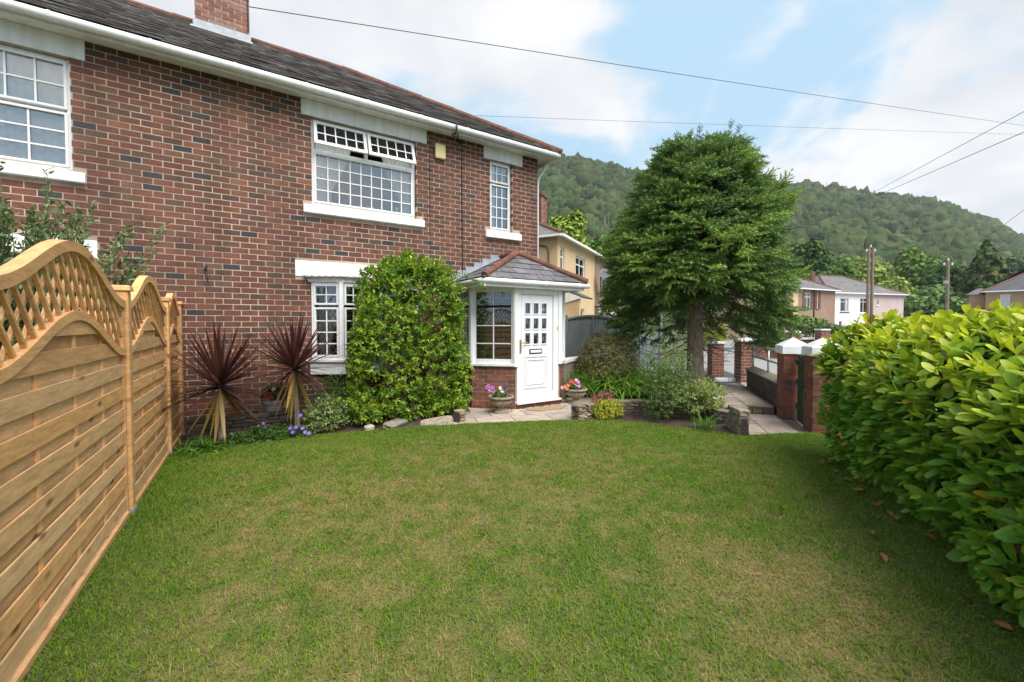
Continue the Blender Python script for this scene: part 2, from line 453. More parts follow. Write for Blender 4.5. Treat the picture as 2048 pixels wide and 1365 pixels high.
def lay_bricks(pl, a0, a1, z0, z1, holes=(), L=0.222, C=0.0855, joint=0.0130, phase=0.0, mix=RED_MIX, proud=0.003, deep=0.1):
    """list of bricks (a_left, a_right, z_low, z_high, colour) in stretcher bond around rectangular holes"""
    out = []
    rows = int(round((z1 - z0) / C)); ch = (z1 - z0) / max(rows, 1)
    for r in range(rows):
        zl = z0 + r * ch + joint / 2; zh = z0 + (r + 1) * ch - joint / 2; zm = (zl + zh) / 2
        segs = [(a0, a1)]
        for (h0, h1, k0, k1) in holes:
            if not (k0 - 0.25 * ch < zm < k1 + 0.25 * ch): continue
            ns = []
            for s0, s1 in segs:
                if h1 <= s0 or h0 >= s1: ns.append((s0, s1)); continue
                if h0 > s0: ns.append((s0, h0))
                if h1 < s1: ns.append((h1, s1))
            segs = ns
        for s0, s1 in segs:
            off = phase + (L / 2 if r % 2 else 0) + random.uniform(-0.006, 0.006)
            k = math.floor((s0 - off) / L)
            while True:
                b0 = max(off + k * L + joint / 2, s0); b1 = min(off + (k + 1) * L - joint / 2, s1)
                k += 1
                if b0 >= s1: break
                if b1 - b0 > 0.012:
                    e = random.uniform(-0.0018, 0.0018)
                    out.append((b0, b1, zl + e, zh + e, pick(mix)))
    return out
def build_bricks(parent, pl, bricks, proud=0.003, deep=0.1, singles=300, hidden=None, rest_name='brickwork'):
    """the bricks that show largest become parts, the others one joined part"""
    def size(b):
        a = (b[0] + b[1]) / 2; z = (b[2] + b[3]) / 2; p = pl.pt(a, z)
        d = depth(p)
        if d < 0.5: return 0
        r = CT * p[0] - ST * p[1]; u = 1024 + FOCAL_PX * r / d; v = 648 - FOCAL_PX * (z - EYE) / d
        if not (0 < u < 2048 and 0 < v < 1365) or (hidden and hidden(p)): return 0
        return (b[1] - b[0]) / (d * d)
    order = sorted(bricks, key=size, reverse=True)
    one = [b for b in order[:singles] if size(b) > 0]; rest = order[len(one):]
    rz = math.atan2(pl.ay, pl.ax)
    nsign = 1 if (pl.nx * pl.ay - pl.ny * pl.ax) > 0 else -1
    me = brick_mesh()
    for b in one:
        pr = proud + random.uniform(-0.0015, 0.0015)
        p = pl.pt((b[0] + b[1]) / 2, (b[2] + b[3]) / 2, (pr - deep) / 2)
        place('brick', me, 'brick', p, rz, (b[1] - b[0], deep + pr, b[3] - b[2]), b[4], parent)
    if rest:
        m = MB()
        for b in rest:
            m.pbox(pl, b[0], b[1], b[2], b[3], -deep, proud + random.uniform(-0.0015, 0.0015), b[4])
        tag(m.build(rest_name, 'brick', parent), kind='stuff')
def sheet_with_holes(m, pl, a0, a1, z0, z1, holes, o0, o1, col=None):
    As = sorted({a0, a1, *[h for q in holes for h in q[:2] if a0 < h < a1]})
    Zs = sorted({z0, z1, *[h for q in holes for h in q[2:] if z0 < h < z1]})
    for i in range(len(As) - 1):
        for j in range(len(Zs) - 1):
            a = (As[i] + As[i + 1]) / 2; z = (Zs[j] + Zs[j + 1]) / 2
            if any(h[0] < a < h[1] and h[2] < z < h[3] for h in holes): continue
            m.pbox(pl, As[i], As[i + 1], Zs[j], Zs[j + 1], o0, o1, col)

def lights_window(parent, pl, name, a0, a1, z0, z1, out, lights, fw=0.055, depth_=0.07, bar=0.018, label=None, glass='glass', sash=True):
    """window: outer frame mesh; each light (a0,a1,z0,z1,cols,rows) is a pane with its glazing bars"""
    m = MB()
    m.pbox(pl, a0, a0 + fw, z0, z1, out - depth_, out); m.pbox(pl, a1 - fw, a1, z0, z1, out - depth_, out)
    m.pbox(pl, a0 + fw, a1 - fw, z0, z0 + fw, out - depth_, out); m.pbox(pl, a0 + fw, a1 - fw, z1 - fw, z1, out - depth_, out)
    w = m.build(name, 'upvc', parent, bevel=0.006)
    if label: w['label'] = label
    for (b0, b1, y0, y1, nc, nr) in lights:
        sw = 0.032 if sash else 0.0
        if sash:
            s = MB()
            s.pbox(pl, b0, b0 + sw, y0, y1, out - 0.05, out + 0.012); s.pbox(pl, b1 - sw, b1, y0, y1, out - 0.05, out + 0.012)
            s.pbox(pl, b0 + sw, b1 - sw, y0, y0 + sw, out - 0.05, out + 0.012); s.pbox(pl, b0 + sw, b1 - sw, y1 - sw, y1, out - 0.05, out + 0.012)
            s.build('sash', 'upvc', w, bevel=0.005)
        g0, g1, h0, h1 = b0 + sw, b1 - sw, y0 + sw, y1 - sw
        MB().pbox(pl, g0, g1, h0, h1, out - 0.030, out - 0.022).build('pane', glass, w)
        for i in range(1, nc):
            a = g0 + (g1 - g0) * i / nc
            MB().pbox(pl, a - bar / 2, a + bar / 2, h0, h1, out - 0.020, out - 0.008).build('glazing_bar', 'upvc', w)
        for j in range(1, nr):
            z = h0 + (h1 - h0) * j / nr
            MB().pbox(pl, g0, g1, z - bar / 2, z + bar / 2, out - 0.021, out - 0.009).build('glazing_bar', 'upvc', w)
    return w

# ================================================================== the setting
g = MB(); g.poly([(-900, -900, -0.06), (1500, -900, -0.06), (1500, 1500, -0.06), (-900, 1500, -0.06)])
tag(g.build('ground', 'ground'), kind='structure')

# ================================================================== brick house
house = thing('brick_house', 'two-storey red brick house with white windows, slate roof and corner porch', 'house', (-0.57, 7.5, 0))
WALL = Plane(0, 7.5, 1, 0)
EAVE_Z = 5.25
MIR = lambda x: -1.14 - x          # the left half of the pair mirrors the right half
wins = [(0.82, 2.585, 3.57, 4.99), (MIR(2.585), MIR(0.82), 3.57, 4.99), (4.16, 4.70, 3.56, 5.0)]
lintels = [(0.675, 2.793, 4.99, 5.25), (MIR(2.793), MIR(0.675), 4.99, 5.25), (4.01, 4.96, 5.0, 5.25)]
sills = [(0.687, 2.724, 3.41, 3.57), (MIR(2.724), MIR(0.687), 3.41, 3.57), (4.036, 4.903, 3.385, 3.56)]
BAY = [(0.79, 2.61, 0.76, 2.37), (MIR(2.61), MIR(0.79), 0.76, 2.37)]
bay_heads = [(0.56, 2.84, 2.37, 2.63), (MIR(2.84), MIR(0.605), 2.44, 2.69)]
BAY[1] = (BAY[1][0], BAY[1][1], 0.76, 2.44)
holes = wins + BAY
XL, XR = -6.5, 5.366
m = MB()
sheet_with_holes(m, WALL, XL, XR - 0.003, 0, EAVE_Z + 0.1, [(a - 0.004, b + 0.004, c - 0.004, d + 0.004) for a, b, c, d in holes], -0.26, 0.0)
wall = m.build('wall', 'mortar', house)
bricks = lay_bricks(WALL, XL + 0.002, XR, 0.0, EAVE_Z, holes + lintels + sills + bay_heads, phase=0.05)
# the top course of bricks, just below the eaves, gets darker colours
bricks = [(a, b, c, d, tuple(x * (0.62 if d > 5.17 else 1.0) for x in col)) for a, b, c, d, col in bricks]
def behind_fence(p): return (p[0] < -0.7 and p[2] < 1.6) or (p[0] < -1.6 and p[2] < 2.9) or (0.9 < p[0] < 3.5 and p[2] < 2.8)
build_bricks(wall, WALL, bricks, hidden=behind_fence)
# the other walls, floors and ceilings
m = MB(); m.box(XR - 0.26, XR - 0.001, 7.76, 14.6, 0, EAVE_Z + 0.1); m.box(XL, XL + 0.26, 7.76, 14.6, 0, EAVE_Z + 0.1); m.box(XL, XR - 0.001, 14.6, 14.86, 0, EAVE_Z + 0.1)
side = m.build('side_wall', 'mortar', house)
PLS = Plane(XR, 7.5, 0, 1)
build_bricks(side, PLS, lay_bricks(PLS, 0.0, 7.3, 0, EAVE_Z, phase=0.1), singles=0)
m = MB(); m.box(XL + 0.27, XR - 0.27, 7.77, 14.58, 2.68, 2.76); m.build('floor_slab', 'interior', house)
m = MB(); m.box(XL + 0.27, XR - 0.27, 7.77, 14.58, 5.12, 5.18); m.build('ceiling', 'interior', house)
m = MB()
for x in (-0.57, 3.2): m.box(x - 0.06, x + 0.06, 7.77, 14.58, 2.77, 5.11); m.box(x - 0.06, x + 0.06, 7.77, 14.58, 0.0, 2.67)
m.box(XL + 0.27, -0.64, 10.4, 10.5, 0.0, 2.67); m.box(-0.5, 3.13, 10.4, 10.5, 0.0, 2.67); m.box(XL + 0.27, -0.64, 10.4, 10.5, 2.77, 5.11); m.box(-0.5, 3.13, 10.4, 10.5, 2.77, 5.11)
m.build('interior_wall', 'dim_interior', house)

for i, (a0, a1, z0, z1) in enumerate(lintels):
    MB().pbox(WALL, a0, a1, z0 + 0.005, z1 - 0.002, -0.15, 0.012).build('lintel', 'white_paint', house, bevel=0.006)
for a0, a1, z0, z1 in sills:
    m = MB(); q = WALL.pt
    m.hexa([q(a0, z0, 0.075), q(a1, z0, 0.075), q(a1, z0, -0.1), q(a0, z0, -0.1), q(a0, z1 - 0.035, 0.075), q(a1, z1 - 0.035, 0.075), q(a1, z1, -0.1), q(a0, z1, -0.1)])
    m.build('window_sill', 'white_paint', house, bevel=0.008)

def upstairs(a0, a1, z0, z1, label, open_top):
    t = 4.475
    lower = [(a0 + 0.045, a1 - 0.045, z0 + 0.05, t - 0.025, 9, 4)]
    mid = (a0 + a1) / 2
    w = lights_window(house, WALL, 'window', a0, a1, z0, z1, -0.075, lower, label=label, bar=0.017)
    MB().pbox(WALL, a0 + 0.05, a1 - 0.05, t - 0.025, t + 0.03, -0.145, -0.072).build('transom', 'upvc', w, bevel=0.005)
    MB().pbox(WALL, mid - 0.03, mid + 0.03, t + 0.03, z1 - 0.05, -0.145, -0.076).build('mullion', 'upvc', w, bevel=0.005)
    for b0, b1 in ((a0 + 0.035, mid - 0.012), (mid + 0.012, a1 - 0.035)):
        # top-hung opening light, swung out at the bottom
        y0, y1 = t + 0.03, z1 - 0.035
        k = 0.16 if open_top else 0.0
        def sp(a, z, o):
            f = (y1 - z) / (y1 - y0)
            return WALL.pt(a, z + 0.03 * f * (1 if k else 0), -0.065 + o + k * f)
        def sbox(A0, A1, Z0, Z1, o0, o1):
            mm.hexa([sp(A0, Z0, o1), sp(A1, Z0, o1), sp(A1, Z0, o0), sp(A0, Z0, o0), sp(A0, Z1, o1), sp(A1, Z1, o1), sp(A1, Z1, o0), sp(A0, Z1, o0)])
        f = 0.05
        mm = MB(); sbox(b0, b0 + f, y0, y1, -0.03, 0.03); sbox(b1 - f, b1, y0, y1, -0.03, 0.03); sbox(b0 + f, b1 - f, y0, y0 + f, -0.03, 0.03); sbox(b0 + f, b1 - f, y1 - f, y1, -0.03, 0.03)
        mm.build('top_light', 'upvc', w, bevel=0.005)
        mm = MB(); sbox(b0 + f, b1 - f, y0 + f, y1 - f, -0.006, 0.0); mm.build('pane', 'glass_dark', w)
        for i in range(1, 5):
            a = b0 + f + (b1 - b0 - 2 * f) * (i - 0.25) / 4.5
            mm = MB(); sbox(a - 0.01, a + 0.01, y0 + f, y1 - f, 0.002, 0.012); mm.build('glazing_bar', 'upvc', w)
        z = (y0 + y1) / 2
        mm = MB(); sbox(b0 + f, b1 - f, z - 0.01, z + 0.01, 0.0015, 0.0115); mm.build('glazing_bar', 'upvc', w)
    return w
upstairs(0.82, 2.585, 3.57, 4.99, 'wide upstairs window with both top lights propped open', True)
w = lights_window(house, WALL, 'window', MIR(2.585), MIR(0.82), 3.57, 4.99, -0.075,
    [(MIR(2.54), MIR(0.865), 3.615, 4.31, 5, 3), (MIR(2.54), MIR(1.715), 4.35, 4.95, 2, 2), (MIR(1.69), MIR(0.865), 4.35, 4.95, 3, 2)], label='wide upstairs window with closed top lights and net curtains', bar=0.02)
w = lights_window(house, WALL, 'window', 4.16, 4.70, 3.56, 5.0, -0.075, [(4.2, 4.66, 3.6, 4.53, 3, 4), (4.2, 4.66, 4.57, 4.96, 3, 2)], fw=0.045, label='narrow upstairs window by the house corner')

# bow window of the right half, and its twin next door
def bow(fx, z_head, label):
    P = [(0.79, 7.49), (1.21, 7.26), (2.19, 7.26), (2.61, 7.49)]
    P = [(fx(x), y) for x, y in P]
    if P[0][0] > P[-1][0]: P = P[::-1]
    zt = z_head
    # apron below, head above
    for nm, z0, z1, g_, mt in (('bay_apron', 0.76, 0.965, 0.02, 'upvc'), ('bay_sill', 0.968, 1.01, 0.06, 'upvc'), ('bay_head', zt - 0.085, zt + 0.0, 0.035, 'white_paint')):
        c = [(P[0][0] - g_ * 1.5, 7.499), (P[1][0] - g_ * .5, P[1][1] - g_), (P[2][0] + g_ * .5, P[2][1] - g_), (P[3][0] + g_ * 1.5, 7.499)]
        MB().prism([c[0], c[1], c[2], c[3]], z0, z1).build(nm, mt, house, bevel=0.006)
    # lead-like painted canopy with a scalloped lip
    m = MB(); n = 3
    up = [(P[0][0] - 0.1, 7.488), (P[1][0], 7.47), (P[2][0], 7.47), (P[3][0] + 0.1, 7.488)]
    lo = [(P[0][0] - 0.12, 7.44), (P[1][0] - 0.06, P[1][1] - 0.09), (P[2][0] + 0.06, P[2][1] - 0.09), (P[3][0] + 0.12, 7.44)]
    for i in range(3):
        a, b, c, d = lo[i], lo[i + 1], up[i + 1], up[i]
        m.hexa([(*a, zt + 0.0), (*b, zt + 0.0), (*c, zt + 0.0), (*d, zt + 0.0), (*a, zt + 0.055), (*b, zt + 0.055), (*c, zt + 0.19), (*d, zt + 0.19)])
        k = 5 if i != 1 else 11
        for j in range(k):
            t = (j + 0.5) / k
            x, y = a[0] + (b[0] - a[0]) * t, a[1] + (b[1] - a[1]) * t
            m.lathe((x, y - 0.004, zt + 0.012), [(0.012, -0.028), (0.034, -0.018), (0.042, 0.0), (0.034, 0.02)], 8)
    m.build('bay_canopy', 'white_paint', house)
    for i in range(3):
        L = math.dist(P[i], P[i + 1]); pl = Plane(*P[i], P[i + 1][0] - P[i][0], P[i + 1][1] - P[i][1])
        if i == 1:
            k = [(0.05 + j * (L - 0.1) / 3, 0.05 + (j + 1) * (L - 0.1) / 3) for j in range(3)]
        else: k = [(0.04, L - 0.04)]
        ls = []
        for b0, b1 in k: ls += [(b0, b1, 1.05, zt - 0.50, 2, 4), (b0, b1, zt - 0.46, zt - 0.12, 2, 2)]
        lights_window(house, pl, 'bay_window', 0, L, 1.01, zt - 0.085, 0.0, ls, fw=0.04, label=label if i == 1 else None, glass='glass_dark')
    for x, y in P[1:3]:
        MB().tube([(x, y, 1.01), (x, y, zt - 0.085)], 0.045, 8).build('bay_post', 'upvc', house)
bow(lambda x: x, 2.37, 'front of the bow window behind the big shrub')
bow(MIR, 2.44, 'front of the bow window next door')
for a0, a1, z0, z1 in bay_heads:
    MB().pbox(WALL, a0, a1, z0, z1, -0.12, 0.014).build('lintel', 'white_paint', house, bevel=0.01)

# roof
E_Y, E_Z, RISE, A_HIP, EX = 7.15, 5.33, 0.67, 3.8, 5.72
RY, RZ = E_Y + A_HIP, E_Z + A_HIP * RISE
ELX = -7.0
m = MB()
RB = E_Y + 2 * A_HIP
m.poly([(ELX, E_Y, E_Z), (EX, E_Y, E_Z), (EX - A_HIP, RY, RZ), (ELX + A_HIP, RY, RZ)])
m.poly([(EX, E_Y, E_Z), (EX, RB, E_Z), (EX - A_HIP, RY, RZ)])
m.poly([(EX, RB, E_Z), (ELX, RB, E_Z), (ELX + A_HIP, RY, RZ), (EX - A_HIP, RY, RZ)])
m.poly([(ELX, RB, E_Z), (ELX, E_Y, E_Z), (ELX + A_HIP, RY, RZ)])
roof = m.build('roof', 'dark_slate', house)
SLATE_C = [(0.20, 0.182, 0.18), (0.17, 0.152, 0.155), (0.245, 0.225, 0.215), (0.14, 0.125, 0.13), (0.31, 0.29, 0.27), (0.20, 0.168, 0.155)]
def slate_course(m, n_rows, width, front=True):
    sl = math.hypot(1, RISE)
    for j in range(n_rows):
        s0 = j / n_rows; s1 = min((j + 1.35) / n_rows, 1.0)
        for k in range(int((EX - ELX) / width) + 2):
            x0 = ELX + (k + (0.5 if j % 2 else 0)) * width - width; x1 = x0 + width - 0.006
            lx0, lx1 = ELX + A_HIP * s0, EX - A_HIP * s0; ux0, ux1 = ELX + A_HIP * s1, EX - A_HIP * s1
            a, b = max(x0, lx0), min(x1, lx1); c, d = max(x0, ux0), min(x1, ux1)
            if b - a < 0.02: continue
            if d - c < 0.01: c = d = min(max((a + b) / 2, ux0), ux1)
            up0 = 0.034 + random.uniform(-0.004, 0.006); up1 = 0.006
            y0, z0 = E_Y + A_HIP * s0, E_Z + A_HIP * RISE * s0; y1, z1 = E_Y + A_HIP * s1, E_Z + A_HIP * RISE * s1
            ny, nz = -RISE / sl, 1 / sl
            kk = random.uniform(0.75, 1.25); col = tuple(v * kk for v in random.choice(SLATE_C))
            m.hexa([(a, y0 + ny * (up0 - .012), z0 + nz * (up0 - .012)), (b, y0 + ny * (up0 - .012), z0 + nz * (up0 - .012)), (d, y1 + ny * .001, z1 + nz * .001), (c, y1 + ny * .001, z1 + nz * .001),
                    (a, y0 + ny * up0, z0 + nz * up0), (b, y0 + ny * up0, z0 + nz * up0), (d, y1 + ny * up1, z1 + nz * up1), (c, y1 + ny * up1, z1 + nz * up1)], col)
m = MB(); slate_course(m, 25, 0.25)
tag(m.build('slates', 'slate', roof), kind='stuff')
def half_round(p, q, r, name, mat, parent, k=0.45):
    """row of overlapping capping tiles from p to q"""
    p, q = Vector(p), Vector(q); L = (q - p).length; n = max(1, round(L / k)); d = (q - p) / n
    for i in range(n):
        a = p + d * i; b = p + d * (i + 1) + d.normalized() * 0.02
        j = random.uniform(-0.004, 0.004)
        MB().tube([a + Vector((0, 0, j)), b + Vector((0, 0, j))], [r * 1.04, r * 0.96], 10).build(name, mat, parent, smooth=False)
half_round((ELX + A_HIP, RY, RZ + 0.01), (EX - A_HIP, RY, RZ + 0.01), 0.075, 'ridge_tile', 'ridge_tile', roof)
half_round((EX + 0.02, E_Y - 0.02, E_Z + 0.02), (EX - A_HIP, RY, RZ + 0.02), 0.075, 'ridge_tile', 'ridge_tile', roof)
# eaves
m = MB(); m.box(ELX + 0.1, EX - 0.09, 7.225, 7.245, 5.20, 5.345); m.box(EX - 0.11, EX - 0.09, 7.245, 14.9, 5.20, 5.345)
m.build('fascia', 'white_paint', house)
m = MB(); m.box(ELX + 0.1, EX - 0.112, 7.246, 7.499, 5.252, 5.266); m.box(XR + 0.01, EX - 0.112, 7.5, 14.9, 5.252, 5.266)
m.build('soffit', 'white_paint', house)
gut = MB()
def gutter_run(m, pts, r=0.056):
    m.tube(pts, r, 12)
gutter_run(gut, [(ELX, 7.165, 5.275), (EX - 0.01, 7.165, 5.275)]); gutter_run(gut, [(EX - 0.03, 7.165, 5.275), (EX - 0.03, 14.9, 5.275)])
gutter = gut.build('gutter', 'upvc', house, smooth=True)
for x in np.arange(-2.95, 5.5, 0.92):
    MB().tube([(x - 0.014, 7.165, 5.275), (x + 0.014, 7.165, 5.275)], 0.0625, 12).build('gutter_bracket', 'upvc', gutter)
MB().tube([(5.66, 7.62, 5.24), (5.64, 7.62, 5.12), (5.47, 7.62, 4.86), (5.45, 7.62, 4.7), (5.45, 7.62, 0.1)], 0.034, 10).build('downpipe', 'upvc', house, smooth=True)

# chimney
CX0, CX1, CY0, CY1 = -0.93, -0.02, 10.35, 11.55
CP = Plane(CX0, CY0, 1, 0); CQ = Plane(CX1, CY0, 0, 1)
m = MB(); m.box(CX0 + 0.004, CX1 - 0.004, CY0 + 0.004, CY1, 7.2, 10.3)
chim = m.build('chimney', 'mortar', house)
for pl, L in ((CP, CX1 - CX0), (CQ, CY1 - CY0)):
    build_bricks(chim, pl, lay_bricks(pl, 0, L, 7.3, 10.3, mix=PALE_MIX, joint=0.016), proud=0.004, deep=0.09, singles=60)
rz_at = lambda y: E_Z + RISE * (y - E_Y)
m = MB(); z = rz_at(CY0)
m.box(CX0 - 0.03, CX1 + 0.03, CY0 - 0.016, CY0 + 0.02, z - 0.02, z + 0.17)
m.hexa([(CX0 - 0.06, CY0 - 0.19, rz_at(CY0 - 0.19) + 0.034), (CX1 + 0.06, CY0 - 0.19, rz_at(CY0 - 0.19) + 0.034), (CX1 + 0.06, CY0, z + 0.034), (CX0 - 0.06, CY0, z + 0.034),
        (CX0 - 0.06, CY0 - 0.19, rz_at(CY0 - 0.19) + 0.046), (CX1 + 0.06, CY0 - 0.19, rz_at(CY0 - 0.19) + 0.046), (CX1 + 0.06, CY0, z + 0.05), (CX0 - 0.06, CY0, z + 0.05)])
m.build('chimney_flashing', 'lead', house)
MB().tube([(-0.52, CY0 - 0.012, 10.2), (-0.2, CY0 - 0.012, 8.63), (-0.045, CY0 - 0.012, 8.5), (-0.04, CY0 - 0.012, 7.7)], 0.011, 6).build('chimney_cable', 'cable', house)

# small things on the front
MB().tube([(3.517, 7.488, 5.24), (3.515, 7.487, 4.2), (3.52, 7.487, 3.2), (3.525, 7.487, 2.5)], 0.009, 6).build('wall_cable', 'cable', house)
MB().tube([(2.85, 7.488, 5.24), (2.85, 7.488, 2.7)], 0.004, 5).build('wall_cable', 'cable', house)
MB().tube([(3.30, 7.2, 5.20), (3.42, 7.47, 5.17), (3.517, 7.484, 5.15)], 0.012, 6).build('eaves_cable', 'cable', house)
m = MB(); m.tube([(3.23, 7.10, 5.34), (3.23, 7.08, 5.25), (3.23, 7.14, 5.17), (3.23, 7.24, 5.17)], 0.014, 6); m.box(3.19, 3.27, 7.18, 7.22, 5.12, 5.18)
m.build('wire_bracket', 'black_iron', house)
al = thing('alarm_box', 'small cream alarm box high on the brick wall beside the window', 'alarm box', (3.05, 7.49, 4.75))
MB().pbox(WALL, 2.945, 3.155, 4.755, 5.035, 0.008, 0.075).build('cover', 'alarm_box', al, bevel=0.02)
MB().pbox(WALL, 2.928, 2.944, 4.83, 4.95, 0.008, 0.04).build('side_tab', 'black_iron', al)
hk = thing('wall_hook', 'small black iron hanging hook on the brick wall above the fence', 'hook', (-0.60, 7.45, 2.35))
m = MB(); m.pbox(WALL, -0.615, -0.585, 2.34, 2.46, 0.006, 0.014); m.tube([(-0.60, 7.485, 2.44), (-0.60, 7.40, 2.45), (-0.60, 7.36, 2.40), (-0.60, 7.38, 2.36)], 0.009, 6); m.tube([(-0.60, 7.485, 2.36), (-0.585, 7.44, 2.28), (-0.575, 7.45, 2.2)], 0.008, 6)
m.build('bracket', 'black_iron', hk)

# curtains
def curtain(label, x0, x1, z0, z1, tie, y, name='net_curtain', side=1, cat='curtain'):
    """gathered cloth; tie = share of the width left at the bottom (side 1 keeps the left edge, -1 the right)"""
    nu, nv = 60, 14; V = []; T = []
    for j in range(nv + 1):
        t = j / nv; z = z1 + (z0 - z1) * t
        wdt = (x1 - x0) * (1 + (tie - 1) * min(1, (t * 1.25)) ** 1.5)
        for i in range(nu + 1):
            s = i / nu
            x = (x0 + wdt * s) if side == 1 else (x1 - wdt * (1 - s))
            V.append((x, y + 0.022 * math.sin(s * 70 + 0.6 * math.sin(t * 3)) + 0.01 * math.sin(s * 23 + t * 2), z))
    for j in range(nv):
        for i in range(nu):
            a = j * (nu + 1) + i; T += [(a, a + 1, a + nu + 2), (a, a + nu + 2, a + nu + 1)]
    o = link(name, tri_mesh(name, V, T), 'net', None, True)
    return tag(o, label, cat)
curtain('white drape tied back at the left of the open-topped upstairs window', 0.87, 1.52, 3.6, 4.9, 0.42, 7.655)
curtain('white drape tied back at the right of the open-topped upstairs window', 1.95, 2.54, 3.6, 4.9, 0.36, 7.655, side=-1)
curtain('white net curtain across the upstairs window above the fence', MIR(2.55), MIR(0.86), 3.6, 4.95, 1.0, 7.655)
curtain('white drape in the left pane of the bow window', 0.92, 1.3, 1.02, 2.25, 0.45, 7.6)
curtain('white net curtain inside the narrow corner window', 4.2, 4.42, 3.6, 4.95, 0.8, 7.655)
vs = thing('vase', 'small white vase on the sill inside the upstairs window', 'vase', (2.28, 7.7, 3.6))
m = MB(); m.lathe((2.28, 7.70, 3.6), [(0.03, 0), (0.034, 0.02), (0.018, 0.05), (0.03, 0.12), (0.042, 0.17)], 12); m.build('body', 'ceramic_white', vs, True)
bw = thing('ornament', 'low white ornament on the sill inside the upstairs window', 'ornament', (1.80, 7.7, 3.6))
m = MB(); m.lathe((1.80, 7.70, 3.6), [(0.05, 0), (0.08, 0.04), (0.075, 0.09), (0.03, 0.12)], 14); m.build('body', 'ceramic_white', bw, True)

# porch, part of the house
PP = [(3.45, 7.49), (3.45, 6.93), (4.05, 6.35), (5.08, 6.35), (5.5, 6.77), (5.5, 7.6)]
PPL = [Plane(*PP[i], PP[i + 1][0] - PP[i][0], PP[i + 1][1] - PP[i][1]) for i in range(5)]
PLEN = [math.dist(PP[i], PP[i + 1]) for i in range(5)]
m = MB()
for i, (pl, L) in enumerate(zip(PPL, PLEN)):
    m.pbox(pl, 0.0, L, -0.03, 0.105 if i == 2 else 0.81, -0.1, 0.0)
pw = m.build('porch_wall', 'mortar', house)
for i, (pl, L) in enumerate(zip(PPL, PLEN)):
    build_bricks(pw, pl, lay_bricks(pl, 0.002, L - 0.002, 0.0, 0.105 if i == 2 else 0.81, C=0.081, L=0.225, mix=PORCH_MIX, joint=0.010), proud=0.004, deep=0.07, singles=70)
for i in (0, 1, 3, 4):
    pl, L = PPL[i], PLEN[i]
    e0 = -0.03 if i != 1 else -0.02
    MB().pbox(pl, e0, L + (0.03 if i != 1 else 0.01), 0.812, 0.862, -0.1, 0.055 + 0.001 * i).build('porch_sill', 'upvc', house, bevel=0.008)
    nc = {0: 4, 1: 2, 3: 2, 4: 4}[i]
    e = 0.09 if i == 1 else 0.05
    lights_window(house, pl, 'porch_window', 0, L, 0.863, 2.27, 0.0,
                  [(e, L - e, 0.90, 1.90, nc, 3), (e, L - e, 1.945, 2.235, nc, 2 if i in (0, 4) else 1)], fw=e - 0.01, glass='glass_dark', sash=i in (0, 4), bar=0.02)
for i in (1, 2, 3, 4):
    x, y = PP[i]
    MB().tube([(x, y, 0.863 if i in (1, 4) else 0.81), (x, y, 2.262)], 0.055, 8).build('porch_post', 'upvc', house)
# door
DP = PPL[2]; DL = PLEN[2]
m = MB()
m.pbox(DP, 0.03, 0.13, 0.15, 2.262, -0.06, 0.012); m.pbox(DP, DL - 0.16, DL - 0.03, 0.15, 2.262, -0.06, 0.012)
m.pbox(DP, 0.13, DL - 0.16, 2.15, 2.262, -0.06, 0.012); m.pbox(DP, 0.13, DL - 0.16, 0.15, 0.30, -0.06, 0.012)
m.build('door_frame', 'upvc', house, bevel=0.008)
MB().pbox(DP, 0.005, DL + 0.005, 0.107, 0.148, -0.06, 0.075).build('door_step', 'upvc', house, bevel=0.012)
dx0, dx1, dz0, dz1 = 0.138, DL - 0.172, 0.308, 2.142
cols_ = [(0.215, 0.325), (0.405, 0.515), (0.595, 0.705)]; rows_ = [(1.22, 1.42), (1.505, 1.70), (1.79, 1.985)]
m = MB(); sheet_with_holes(m, DP, dx0, dx1, dz0, dz1, [(a, b, c, d) for a, b in cols_ for c, d in rows_], -0.045, 0.0)
door = m.build('front_door', 'upvc', house)
door['label'] = 'white panelled front door with nine small panes'
for a, b in cols_:
    for c, d in rows_:
        MB().pbox(DP, a, b, c, d, -0.028, -0.02).build('pane', 'glass_dark', door)
        mm = MB(); t = 0.022
        mm.pbox(DP, a - t, a, c - t, d + t, 0, 0.014); mm.pbox(DP, b, b + t, c - t, d + t, 0, 0.014); mm.pbox(DP, a, b, c - t, c, 0, 0.014); mm.pbox(DP, a, b, d, d + t, 0, 0.014)
        mm.build('pane_moulding', 'upvc', door, bevel=0.006)
for a, b, c, d, t in ((0.19, 0.735, 0.38, 1.0, 0.03), (0.25, 0.675, 0.45, 0.93, 0.02)):
    mm = MB(); o = 0.016
    mm.pbox(DP, a, a + t, c, d, 0, o); mm.pbox(DP, b - t, b, c, d, 0, o); mm.pbox(DP, a + t, b - t, c, c + t, 0, o); mm.pbox(DP, a + t, b - t, d - t, d, 0, o)
    mm.build('panel_moulding', 'upvc', door, bevel=0.008)
mm = MB(); mm.pbox(DP, 0.31, 0.60, 1.035, 1.125, 0.0, 0.012); lp = mm.build('letter_plate', 'black_iron', door)
MB().pbox(DP, 0.33, 0.58, 1.055, 1.105, 0.012, 0.018).build('letter_flap', 'upvc', door)
mm = MB(); mm.pbox(DP, 0.085, 0.112, 1.06, 1.31, 0.012, 0.03); mm.tube([DP.pt(0.098, 1.25, 0.03), DP.pt(0.098, 1.25, 0.07), DP.pt(0.23, 1.25, 0.07)], 0.010, 8)
mm.build('handle', 'brass', door, bevel=0.003)
mm = MB()
for a in (dx0 - 0.008, dx1): mm.pbox(DP, a, a + 0.008, dz0, dz1, -0.03, 0.003)
mm.pbox(DP, dx0, dx1, dz0 - 0.008, dz0, -0.03, 0.003); mm.pbox(DP, dx0, dx1, dz1, dz1 + 0.008, -0.03, 0.003)
mm.build('door_seal', 'door_groove', door)
